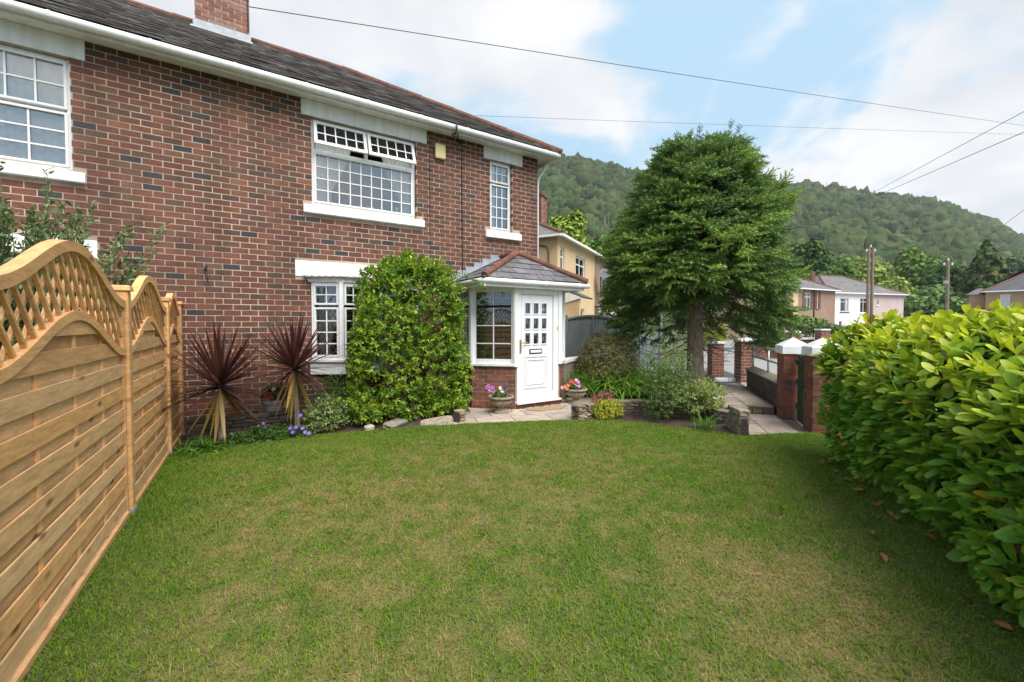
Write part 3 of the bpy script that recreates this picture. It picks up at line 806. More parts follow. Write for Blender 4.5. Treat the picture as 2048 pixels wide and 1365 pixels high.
MB().pbox(DP, DL - 0.075, DL - 0.045, 1.50, 1.56, 0.012, 0.03).build('doorbell', 'alarm_box', house)
# porch floor and roof
QX0, QX1, QY, QZ, QA, QR, QRY = 3.28, 5.60, 6.15, 2.395, 4.42, 2.97, 6.88
m = MB(); m.prism([(PP[0][0] + 0.1, 7.49), (3.55, 6.97), (4.09, 6.45), (5.04, 6.45), (5.4, 6.81), (5.4, 7.49)], -0.02, 0.1); m.build('porch_floor', 'slab', house)
m = MB(); m.box(QX0 + 0.05, QX1 - 0.05, QY + 0.05, 7.49, 2.264, 2.28); m.build('porch_soffit', 'upvc', house)
m = MB(); m.box(QX0 + 0.03, QX1 - 0.03, QY + 0.03, QY + 0.049, 2.25, 2.385); m.box(QX0 + 0.03, QX0 + 0.049, QY + 0.049, 7.49, 2.25, 2.385); m.box(QX1 - 0.049, QX1 - 0.03, QY + 0.049, 7.49, 2.25, 2.385)
m.build('porch_fascia', 'upvc', house)
m = MB(); gutter_run(m, [(QX0 - 0.0, 7.47, 2.345), (QX0 - 0.0, QY + 0.08, 2.345), (QX0 + 0.08, QY - 0.005, 2.345), (QX1 + 0.06, QY - 0.005, 2.345)], 0.046)
gutter_run(m, [(QX1 + 0.0, QY, 2.345), (QX1 + 0.0, 7.47, 2.345)], 0.045)
pg = m.build('porch_gutter', 'upvc', house, smooth=True)
for x in (3.7, 4.6, 5.4):
    MB().tube([(x - 0.015, QY - 0.005, 2.345), (x + 0.015, QY - 0.005, 2.345)], 0.052, 12).build('gutter_bracket', 'upvc', pg)
m = MB()
m.poly([(QX0, QY, QZ), (QX1, QY, QZ), (QA, QRY, QR)]); m.poly([(QX0, 7.49, QZ), (QX0, QY, QZ), (QA, QRY, QR), (QA, 7.49, QR)]); m.poly([(QX1, QY, QZ), (QX1, 7.49, QZ), (QA, 7.49, QR), (QA, QRY, QR)])
pr_ = m.build('porch_roof', 'dark_slate', house)
def porch_slates(lo0, lo1, hi0, hi1, rows, width, nrm):
    lo0, lo1, hi0, hi1 = map(Vector, (lo0, lo1, hi0, hi1)); L = (lo1 - lo0).length; ax = (lo1 - lo0).normalized()
    for j in range(rows):
        s0, s1 = j / rows, min(1.0, (j + 1.25) / rows)
        e = [(lo0.lerp(hi0, s), lo1.lerp(hi1, s)) for s in (s0, s1)]
        r0 = [(p - lo0).dot(ax) for p in e[0]]; r1 = [(p - lo0).dot(ax) for p in e[1]]
        k = 0
        for k in range(int(L / width) + 3):
            a = (k - 1 + (0.5 if j % 2 else 0)) * width; b = a + width - 0.008
            a0, b0 = max(a, r0[0]), min(b, r0[1]); a1, b1 = max(a, r1[0]), min(b, r1[1])
            if b0 - a0 < 0.03: continue
            if b1 < a1: a1 = b1 = min(max((a + b) / 2, r1[0]), r1[1])
            f = lambda t, row: (e[row][0] + ax * (t - (r0, r1)[row][0]))
            up = Vector(nrm).normalized(); h = 0.022 + random.uniform(-0.004, 0.006)
            kk = random.uniform(0.8, 1.2); col = tuple(v * kk for v in random.choice([(0.125, 0.12, 0.135), (0.10, 0.10, 0.115), (0.15, 0.14, 0.15), (0.115, 0.105, 0.115)]))
            mm = MB(); mm.hexa([f(a0, 0) + up * (h - .012), f(b0, 0) + up * (h - .012), f(b1, 1) + up * .002, f(a1, 1) + up * .002, f(a0, 0) + up * h, f(b0, 0) + up * h, f(b1, 1) + up * 0.008, f(a1, 1) + up * 0.008], col)
            mm.build('slate', 'slate', pr_)
porch_slates((QX0, QY, QZ), (QX1, QY, QZ), (QA, QRY, QR), (QA, QRY, QR), 5, 0.30, (0, -(QR - QZ), QRY - QY))
porch_slates((QX0, 7.49, QZ), (QX0, QY, QZ), (QA, 7.49, QR), (QA, QRY, QR), 5, 0.30, (-(QR - QZ), 0, QA - QX0))
half_round((QX0 + 0.03, QY + 0.02, QZ + 0.03), (QA, QRY, QR + 0.035), 0.062, 'ridge_tile', 'ridge_tile', pr_, 0.36)
half_round((QX1 + 0.02, QY - 0.01, QZ + 0.03), (QA, QRY, QR + 0.035), 0.062, 'ridge_tile', 'ridge_tile', pr_, 0.36)
half_round((QA, QRY - 0.05, QR + 0.035), (QA, 7.47, QR + 0.035), 0.062, 'ridge_tile', 'ridge_tile', pr_, 0.36)
for i in range(6):
    a = 3.22 + i * 0.187; zl = QZ + (QR - QZ) * (a - QX0) / (QA - QX0)
    MB().pbox(WALL, a, a + 0.20, zl - 0.02 + 0.001 * i, zl + 0.20, 0.009, 0.014 + 0.0015 * i).build('flashing_step', 'lead', house)
m = MB(); m.hexa([(QX0, 7.36, QZ + 0.03), (QX0, 7.48, QZ + 0.03), (QA - 0.1, 7.48, QR - 0.02), (QA - 0.1, 7.36, QR - 0.02), (QX0, 7.36, QZ + 0.045), (QX0, 7.48, QZ + 0.06), (QA - 0.1, 7.48, QR + 0.01), (QA - 0.1, 7.36, QR - 0.005)])
m.build('soaker', 'lead', house)

# ================================================================== fence on the left
FX = -0.93
WOODC = [(0.69, 0.385, 0.165), (0.73, 0.435, 0.20), (0.62, 0.355, 0.16), (0.70, 0.385, 0.15), (0.65, 0.40, 0.20), (0.57, 0.315, 0.13)]
def woodc(k=1.0):
    c = random.choice(WOODC); f = random.uniform(0.86, 1.14) * k
    return tuple(v * f for v in c)
fence = thing('garden_fence', 'honey coloured timber fence with arched lattice tops along the lawn', 'fence', (FX, 4.6, 0))
FP = Plane(FX, 0, 0, 1)       # a = world y, outwards = +x (towards the lawn)
posts = [0.34, 2.40, 4.58, 6.42, 7.42]
for y in posts:
    m = MB(); c = woodc()
    m.box(FX - 0.05, FX + 0.05, y - 0.05, y + 0.05, -0.02, 1.87, c)
    po = m.build('post', 'wood', fence, bevel=0.012)
    m = MB(); c = woodc()
    m.hexa([(FX - .068, y - .068, 1.87), (FX + .068, y - .068, 1.87), (FX + .068, y + .068, 1.87), (FX - .068, y + .068, 1.87), (FX - .06, y - .06, 1.915), (FX + .06, y - .06, 1.915), (FX + .06, y + .06, 1.915), (FX - .06, y + .06, 1.915)], c)
    m.build('post_cap', 'wood', po, bevel=0.008)
    MB().box(FX - 0.056, FX + 0.056, y - 0.056, y + 0.056, -0.02, 0.06).build('post_shoe', 'galvanised', po)
def fence_panel(y0, y1):
    L = y1 - y0
    k = min(1.0, (L / 1.8) ** 0.5)
    bump = lambda a: (1 - math.cos(2 * math.pi * (a - y0) / L)) / 2
    zt = lambda a: 1.76 + 0.30 * k * bump(a)
    zl = lambda a: 1.37 + 0.28 * k * bump(a)
    def rail(f, th, o0, o1, name):
        m = MB(); n = 30; c = woodc(1.05); b = len(m.v)
        for i in range(n + 1):
            a = y0 + 0.005 + (L - 0.01) * i / n; s = (f(a + 0.01) - f(a - 0.01)) / 0.02; q = math.hypot(1, s)
            for o, t in ((o1, -th / 2), (o1, th / 2), (o0, th / 2), (o0, -th / 2)):
                m.v.append(FP.pt(a - s / q * t, f(a) + t / q, o)); m.c.append(c)
        for i in range(n):
            for j in range(4): m.f.append((4 * i + j, 4 * i + (j + 1) % 4, 4 * i + 4 + (j + 1) % 4, 4 * i + 4 + j))
        m.build(name, 'wood', fence)
    rail(zt, 0.062, -0.03, 0.034, 'arched_rail'); rail(zl, 0.056, -0.03, 0.032, 'arched_rail')
    for a in (y0 + 0.018, y1 - 0.018):
        MB().pbox(FP, a - 0.018, a + 0.018, 0.02, 1.74, -0.024, 0.024, woodc()).build('stile', 'wood', fence)
    MB().pbox(FP, y0 + 0.036, y1 - 0.036, 0.015, 0.06, -0.032, 0.036, woodc()).build('bottom_rail', 'wood', fence)
    nb = max(2, round(L / 0.5))
    for i in range(1, nb):
        a = y0 + L * i / nb
        MB().pbox(FP, a - 0.019, a + 0.019, 0.06, zl(a) - 0.02, -0.003, 0.006, woodc(1.08)).build('batten', 'wood', fence)
    pitch, bh = 0.181, 0.106
    for i in range(10):
        for back in (0, 1):
            z0 = 0.085 + i * pitch + (pitch / 2 if back else 0); z1 = z0 + (bh if not back else 0.112)
            a0, a1 = y0 + 0.036, y1 - 0.036
            o0, o1 = ((0.009, 0.020) if not back else (-0.014, -0.004))
            cut = lambda a: zl(a) - 0.012          # the arched rail cuts the upper boards
            xs = [a for a in np.linspace(a0, a1, 41) if cut(a) > z0 + 0.006]
            if len(xs) < 4: continue
            w_ = random.uniform(-0.003, 0.003); c = woodc(); m = MB()
            if min(cut(a) for a in xs) > z1 + 0.004:
                m.pbox(FP, a0, a1, z0 + w_, z1 + w_, o0, o1, c); m.build('board', 'wood', fence, bevel=0.003)
            else:
                for a in xs:
                    zt_ = min(z1, cut(a))
                    m.v += [FP.pt(a, z0, o1), FP.pt(a, zt_, o1), FP.pt(a, zt_, o0), FP.pt(a, z0, o0)]; m.c += [c] * 4
                for j in range(len(xs) - 1):
                    for q in range(4): m.f.append((4 * j + q, 4 * j + (q + 1) % 4, 4 * j + 4 + (q + 1) % 4, 4 * j + 4 + q))
                e = 4 * len(xs); m.f += [(3, 2, 1, 0), (e - 4, e - 3, e - 2, e - 1)]
                m.build('board', 'wood', fence)
    # lattice bars, one layer each way
    for layer in (0, 1):
        s = 1 if layer else -1
        for a_ in np.arange(y0 - 0.7, y1 + 0.7, 0.138):
            ts = [t for t in np.linspace(-0.1, 1.2, 140) if y0 + 0.03 < a_ + s * t * 0.8 < y1 - 0.03 and zl(a_ + s * t * 0.8) + 0.0 < 1.3 + t < zt(a_ + s * t * 0.8) - 0.0]
            if len(ts) < 5: continue
            p, q = ts[0], ts[-1]
            o = 0.010 if layer == 0 else -0.010
            h = 0.0125
            m = MB(); P0 = (a_ + s * p * 0.8, 1.3 + p); P1 = (a_ + s * q * 0.8, 1.3 + q)
            m.hexa([FP.pt(P0[0] - h, P0[1], o + .009), FP.pt(P0[0] + h, P0[1], o + .009), FP.pt(P0[0] + h, P0[1], o - .009), FP.pt(P0[0] - h, P0[1], o - .009),
                    FP.pt(P1[0] - h, P1[1], o + .009), FP.pt(P1[0] + h, P1[1], o + .009), FP.pt(P1[0] + h, P1[1], o - .009), FP.pt(P1[0] - h, P1[1], o - .009)], woodc())
            m.build('lattice_bar', 'wood', fence)
for i in range(4): fence_panel(posts[i] + 0.052, posts[i + 1] - 0.052)

# ================================================================== lawn, paths and beds
def inside(P, poly):
    x, y = P[:, 0], P[:, 1]; r = np.zeros(len(P), bool); n = len(poly)
    for i in range(n):
        x0, y0 = poly[i]; x1, y1 = poly[(i + 1) % n]
        c = ((y0 > y) != (y1 > y)) & (x < (x1 - x0) * (y - y0) / (y1 - y0 + 1e-12) + x0)
        r ^= c
    return r
LAWN = [(-0.98, -1.6), (-0.98, 6.42), (-0.5, 6.47), (0.0, 6.48), (0.6, 6.42), (1.137, 6.28), (2.0, 6.08), (2.8, 5.85), (3.6, 5.52), (4.3, 5.2), (4.62, 5.0), (5.0, 4.7), (5.25, 4.35), (5.5, 3.85),
        (5.68, 3.4), (5.8, 3.12), (6.05, 3.05), (6.4, 2.92), (6.9, 2.62), (7.0, 2.3), (5.9, 1.25), (4.9, 0.45), (3.8, -0.5), (3.0, -1.6)]
def dry_at(x, y):
    """share of dry, straw coloured grass; the lawn is lusher along its edges"""
    n = fbm(x * 1.1 + 3, y * 1.1, 3, 5); f = fbm(x * 9.0, y * 9.0, 21, 3)
    edge = np.clip(np.minimum((x + 0.95) / 0.8, 1), 0, 1)
    far = np.clip((6.35 - 0.22 * np.maximum(x, 0) - y) / 0.7, 0, 1)
    hed = np.clip(((x - 2.25) * -0.593 + (y + 0.72) * 0.805 - 0.25) / 0.8, 0, 1)
    mid = np.clip(1.15 - 0.04 * ((x - 1.6) ** 2 + (y - 2.6) ** 2), 0.25, 1)
    return np.clip((n - 0.45) * 0.75 + (f - 0.5) * 1.2 + 0.25, 0, 1) * edge * (0.15 + 0.85 * far) * (0.2 + 0.8 * hed) * mid
# soil sheet under the blades, coloured by the same patches
gx, gy = np.meshgrid(np.arange(-0.98, 7.0, 0.07), np.arange(-1.6, 6.6, 0.07))
nx_ = gx.shape[1]; Pg = np.stack([gx.ravel(), gy.ravel()], 1)
T = []
ii, jj = np.meshgrid(np.arange(gx.shape[0] - 1), np.arange(nx_ - 1), indexing='ij'); a = (ii * nx_ + jj).ravel()
quad_c = Pg[a] + 0.035
keep = inside(quad_c, LAWN); a = a[keep]
T = np.concatenate([np.stack([a, a + 1, a + nx_ + 1], 1), np.stack([a, a + nx_ + 1, a + nx_], 1)])
zz = 0.02 + 0.012 * (fbm(Pg[:, 0] * 2, Pg[:, 1] * 2, 9, 3) - 0.5)
dr = dry_at(Pg[:, 0], Pg[:, 1])[:, None]
cols = (1 - dr) * np.array([0.06, 0.088, 0.016]) + dr * np.array([0.22, 0.16, 0.07])
lawn = link('lawn', tri_mesh('lawn', np.column_stack([Pg, zz]), T, cols), 'lawn_soil')
tag(lawn, kind='structure')
# grass blades
def scatter(n, poly, x0, x1, y0, y1):
    P = np.column_stack([rng.uniform(x0, x1, n), rng.uniform(y0, y1, n)])
    return P[inside(P, poly)]
P = scatter(640000, LAWN, -0.98, 6.8, -0.2, 6.5)
dd = ST * P[:, 0] + CT * P[:, 1]; rr = CT * P[:, 0] - ST * P[:, 1]
keep = (dd > 0.9) & (np.abs(rr) < dd * 1.5 + 0.6)
P, dd = P[keep], dd[keep]
keep = rng.random(len(P)) < np.clip(1.0 - (dd - 4.0) * 0.12, 0.45, 1)
P, dd = P[keep], dd[keep]
n = len(P)
dr = np.clip(dry_at(P[:, 0], P[:, 1]) + rng.normal(0, 0.27, n), 0, 1)
hgt = rng.uniform(0.010, 0.027, n) * (1.15 - 0.45 * dr) * (0.75 + 0.6 * fbm(P[:, 0] * 3, P[:, 1] * 3, 40, 3))
tall = rng.random(n) < 0.012; hgt[tall] *= 1.9
ang = rng.uniform(0, 2 * np.pi, n); lean = rng.uniform(0.3, 1.5, n) * hgt * (1 + 0.8 * dr)
wd = rng.uniform(0.0013, 0.0027, n) * (1 + 0.10 * np.maximum(dd - 2, 0))
dx, dy = np.cos(ang), np.sin(ang)
z0 = 0.016 + 0.012 * (fbm(P[:, 0] * 2, P[:, 1] * 2, 9, 3) - 0.5)
V = np.empty((n, 5, 3), np.float32)
px, py = -dy * wd, dx * wd
for k, (t, s) in enumerate(((0, 1), (0, -1), (0.55, 0.85), (0.55, -0.85), (1, 0))):
    V[:, k, 0] = P[:, 0] + dx * lean * t ** 1.6 + px * s; V[:, k, 1] = P[:, 1] + dy * lean * t ** 1.6 + py * s; V[:, k, 2] = z0 + hgt * (t if t < 1 else 0.93)
T = (np.array([[0, 1, 3], [0, 3, 2], [2, 3, 4]])[None] + (np.arange(n) * 5)[:, None, None]).reshape(-1, 3)
green = np.array([0.088, 0.21, 0.010]) * (1 + rng.normal(0, 0.22, (n, 1))) + rng.normal(0, 0.010, (n, 3)) * [1, 0.7, 0.3]
lime = np.array([0.20, 0.295, 0.014]); straw = np.array([0.37, 0.265, 0.11]) * (1 + rng.normal(0, 0.22, (n, 1)))
yel = fbm(P[:, 0] * 0.9 + 9, P[:, 1] * 0.9, 77, 4)[:, None]
green = green * (1 - 0.55 * yel) + lime * 0.55 * yel
C = np.clip(green * (1 - dr[:, None]) + straw * dr[:, None], 0.008, 0.8)
bl = link('grass', tri_mesh('grass', V.reshape(-1, 3), T, np.repeat(C, 5, 0)), 'grass')
tag(bl, 'short patchy green and straw coloured lawn grass', 'grass', kind='stuff')

# clover and small weeds in the turf
P = scatter(5000, LAWN, -0.9, 6.4, 0.3, 6.3); P = P[fbm(P[:, 0] * 1.7, P[:, 1] * 1.7, 55, 3) > 0.56]; n = len(P)
an = rng.uniform(0, 6.28, n); cw_ = np.column_stack([np.cos(an), np.sin(an), rng.uniform(0.1, 0.5, n)]); zz1 = np.tile([0, 0, 1.0], (n, 1)) + rng.normal(0, .3, (n, 3))
X = unit(cw_); Y = unit(np.cross(zz1, X)); Z = np.cross(X, Y); L_ = rng.uniform(0.012, 0.028, n)
V, T, CC = inst(np.array([(0, 0, 0), (.5, .4, .03), (1, 0, -.05), (.5, -.4, .03)], float), np.array([(0, 1, 2), (0, 2, 3)]), np.column_stack([P, rng.uniform(0.022, 0.036, n)]), X, Y, Z, np.column_stack([L_, L_, L_]), np.array([0.075, 0.15, 0.02]) * rng.uniform(0.7, 1.3, (n, 1)))
tag(link('lawn_weeds', tri_mesh('lawn_weeds', V, T, CC), 'grass'), 'small clover and weed leaves scattered through the lawn', 'weeds', kind='stuff')

# paving
SLABC = [(0.36, 0.29, 0.235), (0.40, 0.33, 0.27), (0.33, 0.275, 0.23), (0.42, 0.345, 0.285), (0.31, 0.27, 0.235)]
def paving(name, poly, ang, w, h, z, off=(0, 0), jitter=0.0):
    base = MB(); base.prism(poly, z - 0.05, z - 0.008, (0.17, 0.14, 0.115)); b = base.build(name, 'slab')
    tag(b, kind='structure')
    c, s = math.cos(ang), math.sin(ang); me = None
    for i in range(-20, 20):
        for j in range(-20, 20):
            u, v = (i + (0.5 if j % 2 else 0)) * w + off[0], j * h + off[1]
            x, y = poly[0][0] + c * u - s * v, poly[0][1] + s * u + c * v
            if not inside(np.array([[x, y]]), poly)[0]: continue
            k = random.uniform(0.85, 1.12); col = tuple(q * k for q in random.choice(SLABC))
            if 'slab' not in UNIT:
                UNIT['slab'] = unit_box('slabbox').copy(); UNIT['slab'].materials.clear(); UNIT['slab'].materials.append(M['slab'])
            o = place('paving_slab', UNIT['slab'], 'slab', (x, y, z - 0.012 + random.uniform(-0.003, 0.003)), ang + random.uniform(-jitter, jitter), (w - 0.014, h - 0.014, 0.03), col, b)
    return b
paving('porch_path', [(2.75, 6.05), (2.75, 6.75), (3.35, 7.1), (3.9, 6.6), (5.2, 6.3), (6.0, 6.9), (6.75, 6.1), (7.75, 4.75), (7.25, 4.2), (6.9, 3.95), (6.3, 4.6), (5.6, 5.1), (5.0, 5.35), (4.5, 4.95), (3.6, 5.35), (2.8, 5.7)], rad(-18), 0.62, 0.46, 0.012, jitter=0.01)
paving('gate_path', [(5.95, 3.05), (6.4, 3.75), (7.25, 4.1), (7.75, 3.6), (7.35, 3.05), (6.75, 2.6), (6.3, 2.9)], rad(40), 0.55, 0.45, 0.008, jitter=0.02)
paving('upper_path', [(7.26, 4.12), (7.78, 3.65), (9.95, 5.4), (9.6, 5.9), (8.3, 5.2)], rad(40), 0.5, 0.42, 0.15, jitter=0.02)
# step
step = thing('garden_step', 'low step of dark stone blocks on the path to the gate', 'step', (7.5, 3.87, 0))
SD = (0.73, -0.68); SP = Plane(7.22, 4.13, SD[0], SD[1])
for i in range(4):
    MB().pbox(SP, 0.005 + i * 0.18, 0.175 + i * 0.18, 0.0, 0.145, -0.16, 0.012 * random.random(), tuple(v * random.uniform(0.8, 1.15) for v in (0.22, 0.17, 0.14))).build('block', 'stone', step, bevel=0.012)

# soil beds
def bed(name, poly, z, amp=0.05, res=0.09):
    x0, x1 = min(p[0] for p in poly), max(p[0] for p in poly); y0, y1 = min(p[1] for p in poly), max(p[1] for p in poly)
    gx, gy = np.meshgrid(np.arange(x0, x1 + res, res), np.arange(y0, y1 + res, res)); k = gx.shape[1]
    P = np.stack([gx.ravel(), gy.ravel()], 1)
    ii, jj = np.meshgrid(np.arange(gx.shape[0] - 1), np.arange(k - 1), indexing='ij'); a = (ii * k + jj).ravel()
    a = a[inside(P[a] + res / 2, poly)]
    T = np.concatenate([np.stack([a, a + 1, a + k + 1], 1), np.stack([a, a + k + 1, a + k], 1)])
    zz = z(P[:, 0], P[:, 1]) + amp * (fbm(P[:, 0] * 4, P[:, 1] * 4, 5, 4) - 0.5)
    return tag(link(name, tri_mesh(name, np.column_stack([P, zz]), T), 'soil', None, True), kind='structure')
bed('soil_bed', [(-0.98, 6.3), (-0.98, 7.5), (3.45, 7.5), (3.45, 6.9), (2.9, 6.7), (2.85, 5.9), (2.0, 6.15), (1.1, 6.3), (0, 6.5), (-0.5, 6.5)], lambda x, y: 0.012 + 0.0 * x)
bed('soil_bed', [(4.5, 5.05), (5.0, 5.3), (6.1, 4.65), (6.45, 3.9), (5.95, 3.1), (5.7, 3.2), (5.5, 3.7), (5.2, 4.4), (4.9, 4.75)], lambda x, y: 0.02 + 0.0 * x)
def bank(x, y):
    s = np.clip(((x - 6.0) * 0.72 + (y - 6.9) * 0.69) / 0.6 + 0.35, 0, 1)
    return 0.02 + 0.17 * s
bed('planted_bank', [(5.7, 7.2), (6.0, 6.85), (6.75, 6.05), (7.75, 4.75), (8.3, 5.2), (9.6, 5.9), (10.6, 6.5), (9.4, 8.75), (6.0, 8.75)], bank)

# ------------------------------------------------------------------ dry stone walls
STONEC = [(0.30, 0.225, 0.15), (0.25, 0.195, 0.14), (0.34, 0.26, 0.18), (0.20, 0.16, 0.125), (0.28, 0.22, 0.16)]
DARKC = [(0.10, 0.08, 0.065), (0.13, 0.105, 0.085), (0.08, 0.068, 0.06), (0.15, 0.12, 0.10)]
def stone_wall(name, label, path, h, course, thick, cols, w=(0.12, 0.26)):
    """stacked flat stones along a path"""
    t = thing(name, label, 'wall', (path[0][0], path[0][1], 0))
    seg = [(path[i], path[i + 1], math.dist(path[i], path[i + 1])) for i in range(len(path) - 1)]
    L = sum(s[2] for s in seg)
    def at(d):
        for p, q, l in seg:
            if d <= l or (p, q, l) == seg[-1]: f = d / l; return (p[0] + (q[0] - p[0]) * f, p[1] + (q[1] - p[1]) * f), math.atan2(q[1] - p[1], q[0] - p[0])
            d -= l
    mm = MB()
    for p, q, l in seg:
        pl = Plane(*p, q[0] - p[0], q[1] - p[1]); mm.pbox(pl, 0, l, -0.02, h - course * 0.6, -thick * 0.36, thick * 0.36, (0.05, 0.045, 0.04))
    mm.build('core', 'stone', t)
    UB = UNIT.setdefault('stonebox', None)
    if UB is None:
        import bmesh
        UNIT['stonebox'] = []
        for k in range(5):
            bm = bmesh.new(); bmesh.ops.create_cube(bm, size=1)
            bmesh.ops.bevel(bm, geom=list(bm.edges), offset=0.12, segments=1, affect='EDGES', profile=0.5)
            for v in bm.verts: v.co += Vector((random.uniform(-.06, .06), random.uniform(-.06, .06), random.uniform(-.07, .07)))
            me = bpy.data.meshes.new('stone'); bm.to_mesh(me); bm.free()
            ca = me.color_attributes.new('Col', 'FLOAT_COLOR', 'POINT'); ca.data.foreach_set('color', [1.0] * (4 * len(me.vertices)))
            me.materials.append(M['stone']); UNIT['stonebox'].append(me)
    z = 0.0
    while z < h - 0.005:
        c = course * random.uniform(0.75, 1.3); d = random.uniform(-0.1, 0)
        top = z + c >= h - 0.005
        while d < L - 0.03:
            wd = random.uniform(*w) * (1.4 if top else 1.0); a, b = max(d, 0), min(d + wd, L); d += wd
            if b - a < 0.04: continue
            (x, y), an = at((a + b) / 2); k = random.uniform(0.8, 1.2); col = tuple(v * k for v in random.choice(cols))
            place('stone', random.choice(UNIT['stonebox']), 'stone', (x + random.uniform(-.008, .008), y + random.uniform(-.008, .008), z + c / 2), an + random.uniform(-.05, .05), (b - a - 0.006, thick * random.uniform(0.9, 1.06), c - 0.004), col, t)
        z += c
    return t
stone_wall('dry_stone_wall', 'low dry stone wall of flat buff stones between porch path and lawn', [(4.47, 5.17), (4.75, 5.2), (5.05, 5.3)], 0.24, 0.034, 0.2, STONEC)
stone_wall('dry_stone_wall', 'low dry stone edging behind the feathery shrub in the round bed', [(5.1, 5.28), (5.6, 5.05), (6.1, 4.65), (6.42, 4.1), (6.2, 3.6)], 0.22, 0.045, 0.18, [(0.20, 0.16, 0.12), (0.24, 0.19, 0.14), (0.16, 0.13, 0.10)])
stone_wall('stone_bed_wall', 'dark dry stone bed wall under the brick front behind the spiky palms', [(-0.8, 6.95), (0.6, 6.95), (1.2, 6.9)], 0.27, 0.042, 0.16, DARKC, (0.1, 0.22))
stone_wall('stone_wall_end', 'stub of stacked flat stones beside the big shrub at the path corner', [(2.72, 6.02), (2.86, 6.1)], 0.2, 0.045, 0.16, STONEC)
stone_wall('edging_block', 'upright mossy stone kerb at the right end of the round bed', [(5.84, 3.13), (6.15, 3.5)], 0.33, 0.12, 0.14, [(0.26, 0.21, 0.155), (0.22, 0.18, 0.14)])
for i, (x, y, a, sx, sy, z, lb) in enumerate([(1.42, 6.28, 0.2, 0.13, 0.10, 0.05, 'small pale square stone lying at the lawn edge by the shrub'), (1.82, 6.32, 0.5, 0.34, 0.2, 0.05, 'flat grey slab tipped against the foot of the big shrub'), (2.42, 6.14, -0.25, 0.5, 0.22, 0.04, 'long flat buff slab at the lawn edge beneath the big shrub')]):
    o = place('loose_stone', UNIT['stonebox'][i], 'stone', (x, y, z), a, (sx, sy, 0.07), [(0.42, 0.38, 0.33), (0.24, 0.21, 0.18), (0.30, 0.25, 0.19)][i], None)
    o.rotation_euler = (0.15, -0.1, a); tag(o, lb, 'stone', 'loose stones by the shrub')

# gravel by the porch and under the spruce
tv = np.array([(1, 0, -.3), (-.5, .87, -.3), (-.5, -.87, -.3), (0, 0, .6), (.6, -.9, .2), (-1, .1, .15), (.5, .9, .15)]); tt = np.array([(0, 1, 3), (1, 2, 3), (2, 0, 3), (0, 4, 3), (4, 2, 3), (2, 5, 3), (5, 1, 3), (1, 6, 3), (6, 0, 3)])
def gravel(name, label, poly, n, size, zf, pal):
    x0, x1 = min(p[0] for p in poly), max(p[0] for p in poly); y0, y1 = min(p[1] for p in poly), max(p[1] for p in poly)
    P = scatter(n, poly, x0, x1, y0, y1); n = len(P); an = rng.uniform(0, 6.28, n)
    X = np.column_stack([np.cos(an), np.sin(an), np.zeros(n)]); Y = np.column_stack([-np.sin(an), np.cos(an), rng.normal(0, .3, n)]); Z = np.tile([0, 0, 1.0], (n, 1))
    s = rng.uniform(0.6, 1.3, n) * size
    c = np.array(pal)[rng.integers(0, len(pal), n)] * rng.uniform(0.75, 1.25, (n, 1))
    V, T, C = inst(tv, tt, np.column_stack([P, zf(P[:, 0], P[:, 1]) + s * 0.3]), X, unit(Y), Z, np.column_stack([s, s * 0.8, s * 0.55]), c)
    return tag(link(name, tri_mesh(name, V, T, C), 'gravel'), label, 'gravel', kind='stuff')
gravel('gravel', 'pale pebbles along the foot of the porch', [(3.55, 6.5), (3.75, 6.62), (4.1, 6.33), (5.1, 6.33), (5.45, 6.7), (5.6, 6.45), (5.15, 6.16), (3.95, 6.18)], 1800, 0.022, lambda x, y: 0.012 + 0 * x, [(0.5, 0.44, 0.37), (0.38, 0.31, 0.25), (0.6, 0.56, 0.5)])
gravel('gravel', 'pinkish chippings heaped round the foot of the spruce', [(7.7, 4.75), (8.2, 5.15), (9.2, 5.75), (9.6, 6.4), (8.9, 6.7), (8.1, 6.2), (7.5, 5.3)], 5200, 0.032, lambda x, y: bank(x, y) + 0.01, [(0.42, 0.34, 0.28), (0.30, 0.22, 0.18), (0.5, 0.44, 0.38), (0.22, 0.17, 0.14)])

